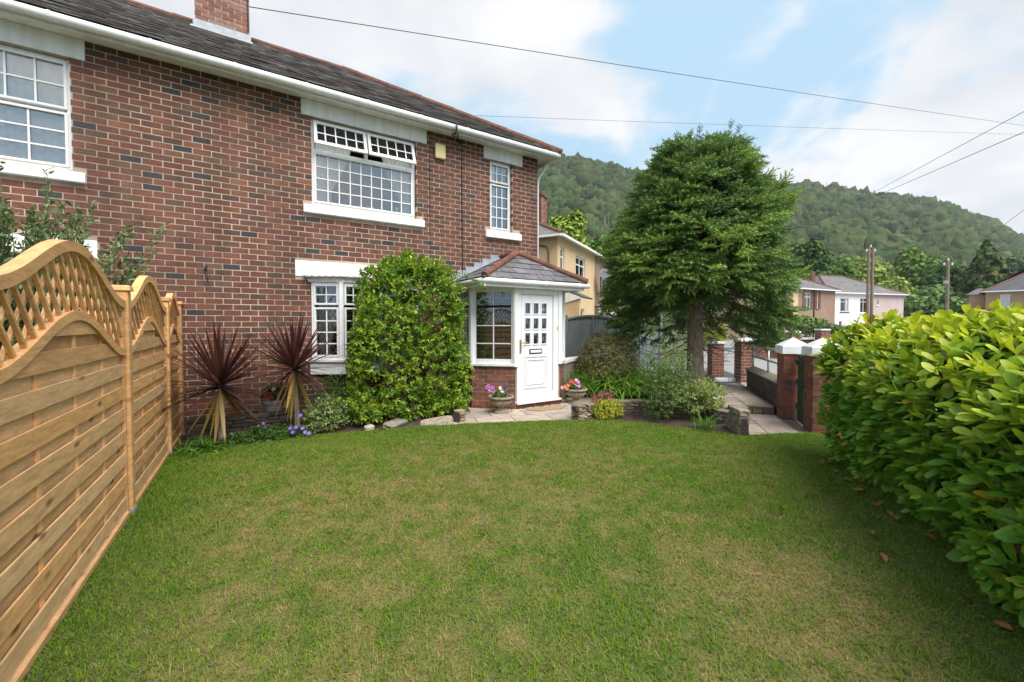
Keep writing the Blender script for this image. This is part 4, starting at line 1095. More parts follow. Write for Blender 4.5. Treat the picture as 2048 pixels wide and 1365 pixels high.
# ------------------------------------------------------------------ gate piers, gate, boundary wall and railing
BD = (math.cos(rad(40)), math.sin(rad(40))); BP = (BD[1], -BD[0])
def pier(label, kx, ky, h, side=0.36):
    """brick gate pier whose near left corner is (kx, ky); faces run along and across the boundary"""
    t = thing('gate_pier', label, 'pier', (kx + (BD[0] + BP[0]) * side / 2, ky + (BD[1] + BP[1]) * side / 2, 0), 'white capped brick gate piers')
    P = [(kx, ky), (kx + BP[0] * side, ky + BP[1] * side), (kx + (BP[0] + BD[0]) * side, ky + (BP[1] + BD[1]) * side), (kx + BD[0] * side, ky + BD[1] * side)]
    m = MB(); q = 0.006
    c = (sum(p[0] for p in P) / 4, sum(p[1] for p in P) / 4)
    m.prism([(c[0] + (p[0] - c[0]) * 0.97, c[1] + (p[1] - c[1]) * 0.97) for p in P], -0.05, h); m.build('core', 'mortar_dark', t)
    for i in range(4):
        p, r = P[i], P[(i + 1) % 4]
        pl = Plane(*p, r[0] - p[0], r[1] - p[1])
        build_bricks(t, pl, lay_bricks(pl, 0.0, side, -0.02, h, C=0.084, L=0.24, joint=0.008, mix=PIER_MIX, phase=0.12 * i), proud=0.0, deep=0.08, singles=75)
    m = MB(); e = 0.03; f = lambda k: [(c[0] + (p[0] - c[0]) * k, c[1] + (p[1] - c[1]) * k) for p in P]
    k = 1 + 2 * e / side
    a, b = f(k), f(k)
    m.hexa([(*a[0], h), (*a[1], h), (*a[2], h), (*a[3], h), (*b[0], h + 0.13), (*b[1], h + 0.13), (*b[2], h + 0.13), (*b[3], h + 0.13)])
    t2 = f(0.06)
    m.hexa([(*b[0], h + 0.13), (*b[1], h + 0.13), (*b[2], h + 0.13), (*b[3], h + 0.13), *[(*p, h + 0.265) for p in t2]])
    m.build('cap', 'white_paint', t, bevel=0.006)
    return t
K1 = (7.43, 3.36); K2 = (6.83, 2.70)
pier('brick gate pier with white pyramid cap at the end of the railed wall', *K1, 1.10)
pier('brick gate pier with white pyramid cap half hidden by the laurel hedge', *K2, 1.13)
gate = thing('garden_gate', 'dark green boarded garden gate between the two brick piers', 'gate', (7.2, 3.1, 0))
GA = (K1[0] + BP[0] * 0.20 - BD[0] * 0.03, K1[1] + BP[1] * 0.20 - BD[1] * 0.03); GB = (K2[0] + BD[0] * 0.37 + BP[0] * 0.03, K2[1] + BD[1] * 0.37 + BP[1] * 0.03)
GL = math.dist(GA, GB); gp = Plane(*GB, GA[0] - GB[0], GA[1] - GB[1], flip=True)
for i in range(4):
    MB().pbox(gp, 0.01 + i * GL / 4, (i + 1) * GL / 4 - 0.004, 0.03, 1.08 + 0.02 * (i % 2), -0.012, 0.012).build('board', 'green_paint', gate)
for z in (0.22, 0.62, 0.93):
    MB().pbox(gp, 0.02, GL - 0.02, z, z + 0.08, 0.013, 0.04).build('rail', 'green_paint', gate)
MB().pbox(gp, GL * 0.55, GL - 0.05, 0.98, 1.02, 0.041, 0.06).build('latch', 'black_iron', gate)
# retaining wall with coping
B0 = (K1[0] + BD[0] * 0.37 + BP[0] * 0.05, K1[1] + BD[1] * 0.37 + BP[1] * 0.05); BL = 2.45
bw_ = thing('boundary_wall', 'low dark brick boundary wall with a sloped mossy coping under the railing', 'wall', (*B0, 0))
bpl = Plane(*B0, *BD, flip=True)
m = MB(); m.pbox(bpl, 0.0, BL, -0.05, 0.53, -0.2, -0.004); m.build('core', 'mortar_dark', bw_)
build_bricks(bw_, bpl, lay_bricks(bpl, 0.0, BL, -0.02, 0.53, mix=GREY_MIX, joint=0.009), proud=0.0, deep=0.07, singles=120)
m = MB(); q = bpl.pt
m.hexa([q(-0.01, 0.53, 0.03), q(BL + 0.03, 0.53, 0.03), q(BL + 0.03, 0.53, -0.23), q(-0.01, 0.53, -0.23), q(-0.01, 0.56, 0.03), q(BL + 0.03, 0.56, 0.03), q(BL + 0.03, 0.63, -0.16), q(-0.01, 0.63, -0.16)], (0.22, 0.19, 0.14))
m.build('coping', 'stone', bw_, bevel=0.01)
rl = thing('tube_railing', 'galvanised two-rail tube railing on top of the boundary wall', 'railing', q(BL / 2, 0.6, -0.12))
for z in (0.86, 1.10): MB().tube([q(-0.0, z, -0.12), q(BL - 0.06, z, -0.12)] + ([q(BL - 0.02, z - 0.03, -0.12)] if z > 1 else []), 0.022, 10).build('rail', 'galvanised', rl, smooth=True)
for a in (0.25, 1.2, BL - 0.05): MB().tube([q(a, 0.56, -0.12), q(a, 1.10, -0.12)], 0.021, 10).build('post', 'galvanised', rl, smooth=True)
for z in (0.86, 1.10): MB().lathe(q(BL - 0.05, z, -0.12), [(0.02, -0.045), (0.03, -0.035), (0.03, 0.03), (0.018, 0.042)], 10).build('clamp', 'galvanised', rl, smooth=True)

# doormat and urns
m = MB(); m.prism([(4.22, 6.26), (4.22, 6.12), (4.36, 5.98), (4.82, 5.94), (4.98, 6.06), (4.98, 6.24)], 0.014, 0.032)
tag(m.build('doormat', 'mat_brown'), 'brown half-octagon doormat on the paving before the front door', 'doormat')
def urn(label, x, y):
    t = thing('stone_urn', label, 'urn', (x, y, 0.012))
    prof = [(0.135, 0), (0.135, 0.035), (0.10, 0.05), (0.075, 0.075), (0.06, 0.105), (0.085, 0.125), (0.15, 0.15), (0.185, 0.19), (0.19, 0.225), (0.17, 0.25), (0.185, 0.262), (0.225, 0.268), (0.232, 0.285), (0.225, 0.305), (0.19, 0.305), (0.175, 0.26)]
    MB().lathe((x, y, 0.012), prof, 64, flute=(20, 0.035, 6, 8)).build('bowl', 'concrete_urn', t, smooth=False)
    MB().lathe((x, y, 0.012), [(0.001, 0.27), (0.185, 0.27), (0.185, 0.275), (0.001, 0.285)], 24).build('compost', 'soil', t)
    return t
urn('fluted stone urn against the brick left of the front door', 3.70, 6.27)
urn('fluted stone urn to the right of the front door', 5.40, 6.22)

# ================================================================== foliage tools
LEAF_V = np.array([(0, 0, 0), (.35, 0, 0), (.7, 0, -.02), (1, 0, -.10), (.32, .5, .07), (.70, .36, .03), (.32, -.5, .07), (.70, -.36, .03)], float)
LEAF_T = np.array([(0, 1, 4), (1, 5, 4), (1, 2, 5), (2, 3, 5), (0, 6, 1), (1, 6, 7), (1, 7, 2), (2, 7, 3)])
def strap(n=6, droop=0.4, power=2.0, fold=0.12):
    V = []; T = []
    for i in range(n + 1):
        t = i / n; w = (0.5 * (0.55 + 0.45 * math.sin(math.pi * min(t * 1.6, 1) * 0.5 + 0.2))) * (1 - t ** 3.0) + 0.01
        x = t * (1 - 0.25 * droop * t ** power); z = -droop * t ** power
        V += [(x, 0, z - 0.0), (x, w, z + fold * 0.02), (x, -w, z + fold * 0.02)]
    for i in range(n):
        a, b = 3 * i, 3 * i + 3
        T += [(a, b, b + 1), (a, b + 1, a + 1), (a, a + 2, b + 2), (a, b + 2, b)]
    return np.array(V), np.array(T)
def obovate():
    st = [(0, .03), (.22, .27), (.48, .46), (.74, .47), (.92, .27), (1, .0)]
    V = [(x, 0, -.10 * x * x) for x, w in st] + [(x, w, .09 * (1 - x) + .02 - .10 * x * x) for x, w in st[1:5]] + [(x, -w, .09 * (1 - x) + .02 - .10 * x * x) for x, w in st[1:5]]
    T = []
    for o in (5, 9):      # left and right halves
        f = (lambda a, b, c: (a, b, c)) if o == 5 else (lambda a, b, c: (a, c, b))
        T.append(f(0, 1, o + 1)); T.append(f(4, 5, o + 4))
        for i in range(1, 4): T += [f(i, i + 1, o + i + 1), f(i, o + i + 1, o + i)]
    return np.array(V), np.array(T)
OBO_V, OBO_T = obovate()
TEMPL = {}
def templ_mesh(key, tv, tt, mat):
    k = (key, mat)
    if k not in TEMPL:
        me = tri_mesh('leaf_' + key, tv, tt); me.materials.append(M[mat]); TEMPL[k] = me
    return TEMPL[k]
def foliage(parent, key, tv, tt, P, D, up, S, C, mat, singles=0, name='leaf', rest='foliage'):
    """leaves: the nearest ones in view as parts, the rest joined"""
    P = np.asarray(P, float); X, Y, Z = frames(D, up); S = np.asarray(S, float); C = np.clip(np.asarray(C, float), 0.004, 0.9)
    idx = np.arange(len(P)); one = np.array([], int)
    if singles:
        d = ST * P[:, 0] + CT * P[:, 1]; r = CT * P[:, 0] - ST * P[:, 1]
        u = 1024 + FOCAL_PX * r / np.maximum(d, 0.1); v = 648 - FOCAL_PX * (P[:, 2] - EYE) / np.maximum(d, 0.1)
        sc = np.where((d > 0.5) & (u > 5) & (u < 2043) & (v > 5) & (v < 1360), S[:, 0] / np.maximum(d, 0.1) ** 2, 0)
        one = np.argsort(-sc)[:singles]; one = one[sc[one] > 0]
        me = templ_mesh(key, tv, tt, mat)
        for i in one:
            o = bpy.data.objects.new(name, me); COL.objects.link(o)
            m = Matrix(((X[i, 0] * S[i, 0], Y[i, 0] * S[i, 1], Z[i, 0] * S[i, 2], P[i, 0]), (X[i, 1] * S[i, 0], Y[i, 1] * S[i, 1], Z[i, 1] * S[i, 2], P[i, 1]), (X[i, 2] * S[i, 0], Y[i, 2] * S[i, 1], Z[i, 2] * S[i, 2], P[i, 2]), (0, 0, 0, 1)))
            o.matrix_basis = m; o.color = (*C[i], 1); par(o, parent)
    k = np.ones(len(P), bool); k[one] = False
    if k.any():
        V, T, CC = inst(tv, tt, P[k], X[k], Y[k], Z[k], S[k], C[k])
        o = link(rest, tri_mesh(rest, V, T, CC), mat, parent)
        if len(P) > 40: tag(o, kind='stuff')
def rdirs(n):
    return unit(rng.normal(0, 1, (n, 3)))
def shoot_leaves(P, D, nl, L, spread=(0.55, 1.15), step=0.018):
    """leaves spiralling round the tips of shoots: returns points, directions, up vectors, shoot index, rank"""
    n = len(P); D = unit(D)
    A = unit(np.cross(D, np.tile([0.13, 0.31, 0.94], (n, 1)))); B = np.cross(D, A)
    i = np.repeat(np.arange(n), nl); k = np.tile(np.arange(nl), n)
    w = k * 2.4 + np.repeat(rng.uniform(0, 6.28, n), nl) + rng.normal(0, .25, n * nl)
    sp = spread[0] + (spread[1] - spread[0]) * k / max(nl - 1, 1) + rng.normal(0, .12, n * nl)
    R = A[i] * np.cos(w)[:, None] + B[i] * np.sin(w)[:, None]
    d = D[i] * np.cos(sp)[:, None] + R * np.sin(sp)[:, None]
    p = P[i] - D[i] * (k * step)[:, None]
    up = D[i] * 0.8 + np.array([0, 0, 0.7]) + rng.normal(0, .25, (n * nl, 3))
    return p, d, up, i, k

# ------------------------------------------------------------------ laurel hedge
hedge = thing('laurel_hedge', 'bushy laurel hedge with glossy leaves and lime new shoots on the right', 'hedge', (4.9, 1.2, 0))
H0 = np.array([2.25, -0.72]); H1 = np.array([5.98, 2.035]); HL = np.linalg.norm(H1 - H0); hd = (H1 - H0) / HL; hn = np.array([-hd[1], hd[0]])
sec = np.array([(0.06, 0.10), (0.22, 0.4), (0.27, 0.8), (0.24, 1.15), (0.10, 1.40), (-0.2, 1.54), (-0.7, 1.56), (-1.1, 1.5)])
sl = np.concatenate([[0], np.cumsum(np.linalg.norm(np.diff(sec, axis=0), axis=1))])
def hedge_pts(n, inset=0.0):
    s = rng.uniform(0, HL, n); t = rng.uniform(0, sl[-1], n)
    o = np.interp(t, sl, sec[:, 0]); z = np.interp(t, sl, sec[:, 1])
    do = np.interp(t + .03, sl, sec[:, 0]) - np.interp(t - .03, sl, sec[:, 0]); dz = np.interp(t + .03, sl, sec[:, 1]) - np.interp(t - .03, sl, sec[:, 1])
    nn = unit(np.column_stack([dz, -do]))
    lump = 0.16 * (fbm(s * 1.6, t * 1.9, 31, 3) - 0.5) * 2
    z = z * (0.925 + 0.105 * np.clip((s - 1.6) / 2.4, 0, 1))
    end = np.clip((s - (HL - 0.4)) / 0.4, 0, 1)
    o = o + nn[:, 0] * (lump - inset) - 0.28 * end ** 2; z = z + nn[:, 1] * (lump - inset) - 0.05 * end
    P = np.column_stack([H0[0] + hd[0] * s + hn[0] * o, H0[1] + hd[1] * s + hn[1] * o, np.maximum(z, 0.06)])
    N = np.column_stack([hn[0] * nn[:, 0] + hd[0] * 0.6 * end, hn[1] * nn[:, 0] + hd[1] * 0.6 * end, nn[:, 1]])
    return P, N, s, t
n = 1250
P, N, s, t = hedge_pts(n)
D = unit(N * 0.9 + [0, 0, 0.55] + rng.normal(0, .35, (n, 3)))
young = np.clip((P[:, 2] - 0.85) / 0.55, 0, 1) * rng.random(n) ** 0.5 + 0.3 * (rng.random(n) < 0.2)
P = P + D * (0.03 + 0.10 * young * rng.random(n))[:, None]
lp, ld, lu, li, lk = shoot_leaves(P, D, 7, 0.12, (0.35, 1.25), 0.022)
yl = np.clip(young[li] * (1.15 - 0.13 * lk), 0, 1)[:, None]
L = rng.uniform(0.075, 0.155, len(lp)) * (0.75 + 0.08 * lk)
mat_c = np.array([0.16, 0.36, 0.032]) * rng.uniform(0.7, 1.3, (len(lp), 1))
you_c = np.array([0.58, 0.62, 0.03]) * rng.uniform(0.8, 1.15, (len(lp), 1))
C = mat_c * (1 - yl) + you_c * yl
ye = rng.random(len(lp)) < 0.006; C[ye] = (0.5, 0.36, 0.04)
ye = rng.random(len(lp)) < 0.005; C[ye] = (0.20, 0.11, 0.04)
foliage(hedge, 'obovate', OBO_V, OBO_T, lp, ld, lu, np.column_stack([L, L * rng.uniform(0.40, 0.52, len(L)), L * rng.uniform(0.5, 1.8, len(L))]), C, 'glossy_leaf', 300)
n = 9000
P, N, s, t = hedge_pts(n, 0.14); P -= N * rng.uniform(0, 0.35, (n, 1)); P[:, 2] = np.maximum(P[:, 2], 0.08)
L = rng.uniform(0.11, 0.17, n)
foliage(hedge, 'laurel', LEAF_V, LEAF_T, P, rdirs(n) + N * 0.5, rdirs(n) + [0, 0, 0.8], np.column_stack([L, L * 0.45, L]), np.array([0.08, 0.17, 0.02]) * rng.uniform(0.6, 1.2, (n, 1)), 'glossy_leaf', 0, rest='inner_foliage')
m = MB()
for i in range(46):
    s0 = rng.uniform(0.1, HL - 0.3); b = H0 + hd * s0 + hn * rng.uniform(-0.6, -0.2); e = b + hd * rng.uniform(-.3, .3) + hn * rng.uniform(-.2, .25)
    m.tube([(b[0], b[1], 0), ((b[0] + e[0]) / 2, (b[1] + e[1]) / 2, 0.6), (e[0], e[1], rng.uniform(1.0, 1.4))], [0.018, 0.012, 0.005], 6)
m.build('stems', 'twig', hedge)
# leaf litter under it
def flat_leaf(label, x, y, a, L, col, group):
    o = bpy.data.objects.new('fallen_leaf', templ_mesh('laurel', LEAF_V, LEAF_T, 'dead_leaf')); COL.objects.link(o)
    o.location = (x, y, 0.052); o.rotation_euler = (rng.uniform(-.4, .4), rng.uniform(-.15, .25), a); o.scale = (L, L * 0.42, L); o.color = (*col, 1)
    return tag(o, label, 'leaf', group)
BRN = [(0.30, 0.11, 0.035), (0.26, 0.13, 0.055), (0.36, 0.16, 0.05), (0.18, 0.09, 0.05)]
for i in range(26):
    s0 = rng.uniform(0.7, 4.4); o_ = 0.16 + abs(rng.normal(0, 0.22)); p = H0 + hd * s0 + hn * o_
    flat_leaf('brown fallen laurel leaf on the grass along the foot of the hedge', p[0], p[1], rng.uniform(0, 6.28), rng.uniform(0.06, 0.11), BRN[i % 4], 'brown leaves fallen under the hedge')
for lb, x, y, L, c in [('orange curled dead leaf lying alone on the middle of the lawn', 1.88, 3.4, 0.05, (0.42, 0.13, 0.03)), ('dark shrivelled leaf on the lawn between fence and porch', 1.42, 4.4, 0.06, (0.015, 0.015, 0.016)), ('pale green fresh leaf dropped on the lawn near the hedge', 3.75, 1.68, 0.07, (0.22, 0.36, 0.14))]:
    flat_leaf(lb, x, y, 0.6, L, c, None)

# ------------------------------------------------------------------ big glossy shrub by the bow window
def ell_points(n, c, r, e=2.6, lo=-1.0):
    """points and normals on a lumpy super-ellipsoid"""
    d = rdirs(n * 2); d = d[d[:, 2] > lo][:n]; n = len(d)
    k = (np.abs(d[:, 0]) ** e + np.abs(d[:, 1]) ** e + np.abs(d[:, 2]) ** e) ** (-1 / e)
    lump = 1 + 0.27 * (fbm(d[:, 0] * 2.6 + 5, d[:, 2] * 2.6 + d[:, 1] * 1.7, 13, 3) - 0.5) * 2
    P = d * (k * lump)[:, None] * r + c
    return P, unit(d / np.array(r))
shrub = thing('evergreen_shrub', 'tall rounded evergreen shrub with small glossy leaves beside the porch', 'shrub', (2.15, 6.7, 0))
sc_, sr_ = np.array([2.2, 6.72, 1.28]), np.array([0.90, 0.50, 1.44])
P, N = ell_points(4700, sc_, sr_, 3.9)
P[:, 0] = sc_[0] + (P[:, 0] - sc_[0]) * np.interp(P[:, 2], [0, 0.9, 2.0, 2.8], [1.04, 1.06, 0.94, 0.86])
P[:, 2] = np.where(P[:, 2] < 0.08, rng.uniform(0.06, 0.3, len(P)), P[:, 2])
n = len(P); D = unit(N + [0, 0, 0.45] + rng.normal(0, .45, (n, 3)))
P -= N * (rng.random((n, 1)) ** 1.5 * 0.30)
lp, ld, lu, li, lk = shoot_leaves(P, D, 7, 0.06, (0.4, 1.3), 0.014)
L = rng.uniform(0.048, 0.076, len(lp))
tone = rng.random(n) ** 1.8
C = np.array([0.12, 0.26, 0.022]) * (1 - tone[li][:, None]) + np.array([0.36, 0.46, 0.035]) * tone[li][:, None]
C *= rng.uniform(0.75, 1.25, (len(lp), 1))
pos = lp[li * 7 % len(lp)]
yel = (rng.random(len(lp)) < 0.05 * np.clip(1.5 - lp[:, 0] * 0.5, 0.05, 1)); C[yel] = (0.45, 0.38, 0.04)
foliage(shrub, 'laurel', LEAF_V, LEAF_T, lp, ld, lu, np.column_stack([L, L * 0.5, L]), C, 'leaf', 300)
m = MB()
for i in range(30):
    a = rng.uniform(0, 6.28); e = sc_ + np.array([math.cos(a) * 0.75, math.sin(a) * 0.35, rng.uniform(-.5, 1.0)])
    m.tube([(sc_[0] + 0.5 * math.cos(a), sc_[1] + 0.22 * math.sin(a), 0), tuple((sc_ + e) / 2 * [1, 1, 0.8]), tuple(e)], [0.025, 0.016, 0.006], 6)
m.build('branches', 'twig', shrub)
# loose sprays over the porch gutter
sp = thing('climbing_spray', 'loose leafy spray hanging over the left end of the porch gutter', 'plant', (3.2, 6.6, 2.2))
pth = [(2.95, 6.75, 2.45), (3.1, 6.5, 2.42), (3.2, 6.25, 2.34), (3.25, 6.08, 2.2)]
MB().tube(pth, 0.005, 5).build('stem', 'stem_green', sp)
P = np.array([np.array(pth[i]) * (1 - f) + np.array(pth[i + 1]) * f for i in range(3) for f in (0.1, 0.4, 0.7, 1.0)]); P = np.repeat(P, 4, 0) + rng.normal(0, .025, (48, 3))
L = rng.uniform(0.04, 0.065, 48); foliage(sp, 'laurel', LEAF_V, LEAF_T, P, rdirs(48) + [0, -0.3, -0.2], rdirs(48) + [0, 0, 1], np.column_stack([L, L * 0.55, L]), np.array([0.11, 0.23, 0.03]) * rng.uniform(0.7, 1.3, (48, 1)), 'leaf', 48)

# ------------------------------------------------------------------ cordylines
def cordyline(label, x, y, zh, R, lean, n=124, yellow=11):
    t = thing('spiky_palm', label, 'palm', (x, y, 0), 'burgundy spiky palms')
    hx, hy = x + lean[0], y + lean[1]
    MB().tube([(x, y, 0), ((x + hx) / 2, (y + hy) / 2, zh * 0.5), (hx, hy, zh + 0.08)], [0.04, 0.034, 0.03], 8).build('trunk', 'bark', t)
    for i in range(n):
        f = (i + 0.5) / n                      # 0 = upright centre, 1 = lowest leaves
        el = rad(84 - 100 * f ** 0.8 + rng.normal(0, 6)); az = i * 2.39996 + rng.normal(0, .2)
        L = R * (0.95 if f < 0.25 else 1.03) * rng.uniform(0.82, 1.08); dr_ = (0.01 + max(0, f - 0.4) * 0.3) * rng.uniform(0.3, 1.5)
        col = np.array([0.075, 0.024, 0.026]) * (1 - f) + np.array([0.062, 0.030, 0.022]) * f
        if rng.random() < 0.18: col = np.array([0.16, 0.07, 0.04])
        strapleaf(t, (hx, hy, zh + 0.06 - 0.05 * f), az, el, L * 1.06, 0.046, dr_, col * rng.uniform(0.8, 1.35))
    for i in range(yellow):                    # old hanging leaves
        az = rng.uniform(0, 6.28); el = rad(rng.uniform(-80, -38)); L = R * rng.uniform(0.7, 0.95)
        L = min(L, (zh - 0.03) / max(0.2, math.sin(-el)))
        strapleaf(t, (hx, hy, zh), az, el, L, 0.05, 0.02, np.array([0.34, 0.23, 0.06]) * rng.uniform(0.75, 1.2))
def strapleaf(parent, p, az, el, L, w, droop, col, mat='leaf', name='leaf'):
    k = min(4, int(droop / 0.08)); key = 'strap%d' % k
    if key not in TEMPL: TEMPL[key] = strap(6, k * 0.08 + 0.01)
    me = templ_mesh(key, *TEMPL[key], mat)
    D = np.array([[math.cos(az) * math.cos(el), math.sin(az) * math.cos(el), math.sin(el)]])
    upv = np.array([[-math.cos(az) * math.sin(el), -math.sin(az) * math.sin(el), math.cos(el)]])
    X, Y, Z = frames(D, upv); X, Y, Z = X[0] * L, Y[0] * w, Z[0] * L
    o = bpy.data.objects.new(name, me); COL.objects.link(o)
    o.matrix_basis = Matrix(((X[0], Y[0], Z[0], p[0]), (X[1], Y[1], Z[1], p[1]), (X[2], Y[2], Z[2], p[2]), (0, 0, 0, 1)))
    o.color = (*[float(c) for c in col], 1); par(o, parent)
cordyline('burgundy spiky palm standing nearer the timber fence', -0.40, 6.55, 0.76, 0.86, (0.0, 0.0))
cordyline('burgundy spiky palm standing nearer the bow window', 0.50, 6.62, 0.92, 0.80, (-0.03, 0.0))

# ------------------------------------------------------------------ strap leaved clumps
def clump(name, label, cat, x, y, z, n, L, w, cols, spread=0.12, el=(35, 85), mat='grass', group=None):
    t = thing(name, label, cat, (x, y, z), group)
    k = np.arange(n); az = rng.uniform(0, 6.28, n); e = np.radians(rng.uniform(*el, n)); LL = L * rng.uniform(0.6, 1.1, n)
    P = np.column_stack([x + rng.normal(0, spread, n), y + rng.normal(0, spread, n), np.full(n, z)])
    D = np.column_stack([np.cos(az) * np.cos(e), np.sin(az) * np.cos(e), np.sin(e)]); up = np.column_stack([-np.cos(az) * np.sin(e), -np.sin(az) * np.sin(e), np.cos(e)])
    tv_, tt_ = strap(7, 0.75, 2.2)
    C = np.array(cols)[rng.integers(0, len(cols), n)] * rng.uniform(0.75, 1.25, (n, 1))
    foliage(t, 'arching', tv_, tt_, P, D, up, np.column_stack([LL, np.full(n, w), LL]), C, mat, 60 if n > 60 else n, rest='blades')
    return t
DAY = [(0.15, 0.33, 0.04), (0.20, 0.40, 0.05), (0.27, 0.42, 0.06), (0.12, 0.26, 0.035)]
for i, (x, y, L, n) in enumerate([(6.3, 6.72, 0.85, 280), (6.85, 6.3, 0.95, 320), (7.4, 5.9, 0.95, 320)]):
    clump('day_lily', ['arching day lily clump next to the right-hand urn', 'arching day lily clump in front of the brown dome bush', 'arching day lily clump next to the feathery shrub'][i], 'plant', x, y, 0.1, n, L, 0.030, DAY, 0.2, group='arching day lilies on the bank')
clump('grass_plant', 'bright green grassy clump close to the porch corner', 'plant', 6.0, 7.1, 0.06, 120, 0.5, 0.02, DAY, 0.12)
clump('fern', 'bright green fern-like clump at the foot of the fence post', 'plant', -0.62, 6.42, 0.02, 130, 0.26, 0.022, [(0.10, 0.24, 0.03), (0.14, 0.28, 0.04)], 0.09, (20, 80))
clump('grass_plant', 'small upright grass tuft at the end of the round bed', 'plant', 5.68, 3.62, 0.03, 70, 0.3, 0.012, [(0.09, 0.2, 0.03), (0.14, 0.26, 0.05)], 0.07, (50, 88))

# ------------------------------------------------------------------ leafy shrubs
def leafy(name, label, cat, c, r, n, L, cols, mat='leaf', stems=8, singles=0, asp=0.5, e=2.2, droop=0.0, nl=5, depth_=0.45, stem_mat='twig', group=None):
    t = thing(name, label, cat, (c[0], c[1], 0), group)
    P, N = ell_points(n, np.array(c), np.array(r), e); n = len(P)
    P = np.array(c) + (P - np.array(c)) * (1 - depth_ * rng.random((n, 1)) ** 1.6); P[:, 2] = np.maximum(P[:, 2], 0.04)
    D = unit(N + [0, 0, 0.5 - droop] + rng.normal(0, .5, (n, 3)))
    lp, ld, lu, li, lk = shoot_leaves(P, D, nl, L, (0.4, 1.3), L * 0.25)
    ld[:, 2] -= droop
    LL = L * rng.uniform(0.7, 1.2, len(lp))
    C = (np.array(cols)[rng.integers(0, len(cols), n)])[li] * rng.uniform(0.75, 1.25, (len(lp), 1))
    foliage(t, 'laurel', LEAF_V, LEAF_T, lp, ld, lu, np.column_stack([LL, LL * asp, LL]), C, mat, singles)
    m = MB()
    for i in range(stems):
        a = rng.uniform(0, 6.28); k = rng.uniform(0.3, 0.85)
        ex, ey, ez = c[0] + math.cos(a) * r[0] * k, c[1] + math.sin(a) * r[1] * k, c[2] + r[2] * rng.uniform(0.0, 0.7)
        m.tube([(c[0] + 0.03 * math.cos(a), c[1] + 0.03 * math.sin(a), 0), ((c[0] * 1.2 + ex * 0.8) / 2, (c[1] * 1.2 + ey * 0.8) / 2, ez * 0.55), (ex, ey, ez)], [0.008, 0.006, 0.003], 5)
    m.build('stems', stem_mat, t)
    return t
x, y = W(1215, 9.4)
leafy('dome_bush', 'weeping dome of fine brownish green leaves before the grey fence', 'bush', (x, y, 0.72), (0.72, 0.66, 0.72), 3600, 0.052, [(0.17, 0.20, 0.05), (0.23, 0.20, 0.06), (0.13, 0.18, 0.04), (0.26, 0.17, 0.08)], droop=0.55, asp=0.28, depth_=0.3)
x, y = 5.72, 4.35
leafy('feathery_shrub', 'airy grey-green feathery shrub in the round bed', 'shrub', (x, y, 0.66), (0.46, 0.46, 0.62), 1100, 0.042, [(0.10, 0.21, 0.045), (0.14, 0.25, 0.055), (0.08, 0.17, 0.04), (0.18, 0.17, 0.05)], stems=14, asp=0.4, depth_=0.75)
sx, sy = 5.02, 4.98
leafy('golden_spirea', 'low golden shrub with pinkish tips against the stone wall', 'shrub', (sx, sy, 0.16), (0.27, 0.22, 0.19), 420, 0.034, [(0.42, 0.46, 0.03), (0.50, 0.48, 0.03), (0.34, 0.42, 0.03)], asp=0.5)
leafy('pink_spirea', 'dusty pink flower heads rising behind the golden shrub', 'shrub', (sx + 0.07, sy + 0.17, 0.33), (0.25, 0.12, 0.11), 130, 0.03, [(0.36, 0.13, 0.13), (0.42, 0.2, 0.17), (0.3, 0.10, 0.10)], mat='petal', asp=0.6)
leafy('variegated_shrub', 'pale variegated shrub left of its twin near the bed end', 'shrub', (5.98, 4.02, 0.42), (0.24, 0.24, 0.24), 180, 0.055, [(0.27, 0.34, 0.09), (0.19, 0.29, 0.06), (0.34, 0.38, 0.14)], stems=4, group='pale variegated shrubs')
leafy('variegated_shrub', 'pale variegated shrub right of its twin near the bed end', 'shrub', (6.28, 3.95, 0.42), (0.24, 0.24, 0.26), 190, 0.055, [(0.28, 0.36, 0.08), (0.20, 0.31, 0.06), (0.36, 0.40, 0.14)], stems=4, group='pale variegated shrubs')
leafy('variegated_shrub', 'small variegated shrub with white flecks between palm and big shrub', 'shrub', (0.86, 6.52, 0.28), (0.3, 0.24, 0.28), 330, 0.045, [(0.14, 0.26, 0.05), (0.26, 0.36, 0.09), (0.22, 0.33, 0.06), (0.40, 0.42, 0.26)])
leafy('rose_bush', 'thin leafy rose stems under the bow window', 'shrub', (1.05, 6.95, 0.55), (0.34, 0.18, 0.28), 150, 0.045, [(0.10, 0.22, 0.04), (0.14, 0.26, 0.05)], stems=8, depth_=0.8, stem_mat='stem_green')
gm = leafy('ground_cover', 'low green geranium mat with purple flowers along the lawn edge', 'plant', (0.15, 6.5, 0.06), (0.55, 0.16, 0.13), 420, 0.045, [(0.07, 0.17, 0.03), (0.11, 0.22, 0.04), (0.09, 0.15, 0.03)], asp=0.55, stem_mat='stem_green')
leafy('lemon_shrub', 'yellow-green leafy shrub seen behind the spruce trunk', 'shrub', (*W(1427, 14.5), 1.25), (0.42, 0.4, 0.55), 420, 0.07, [(0.40, 0.42, 0.04), (0.30, 0.36, 0.04)])
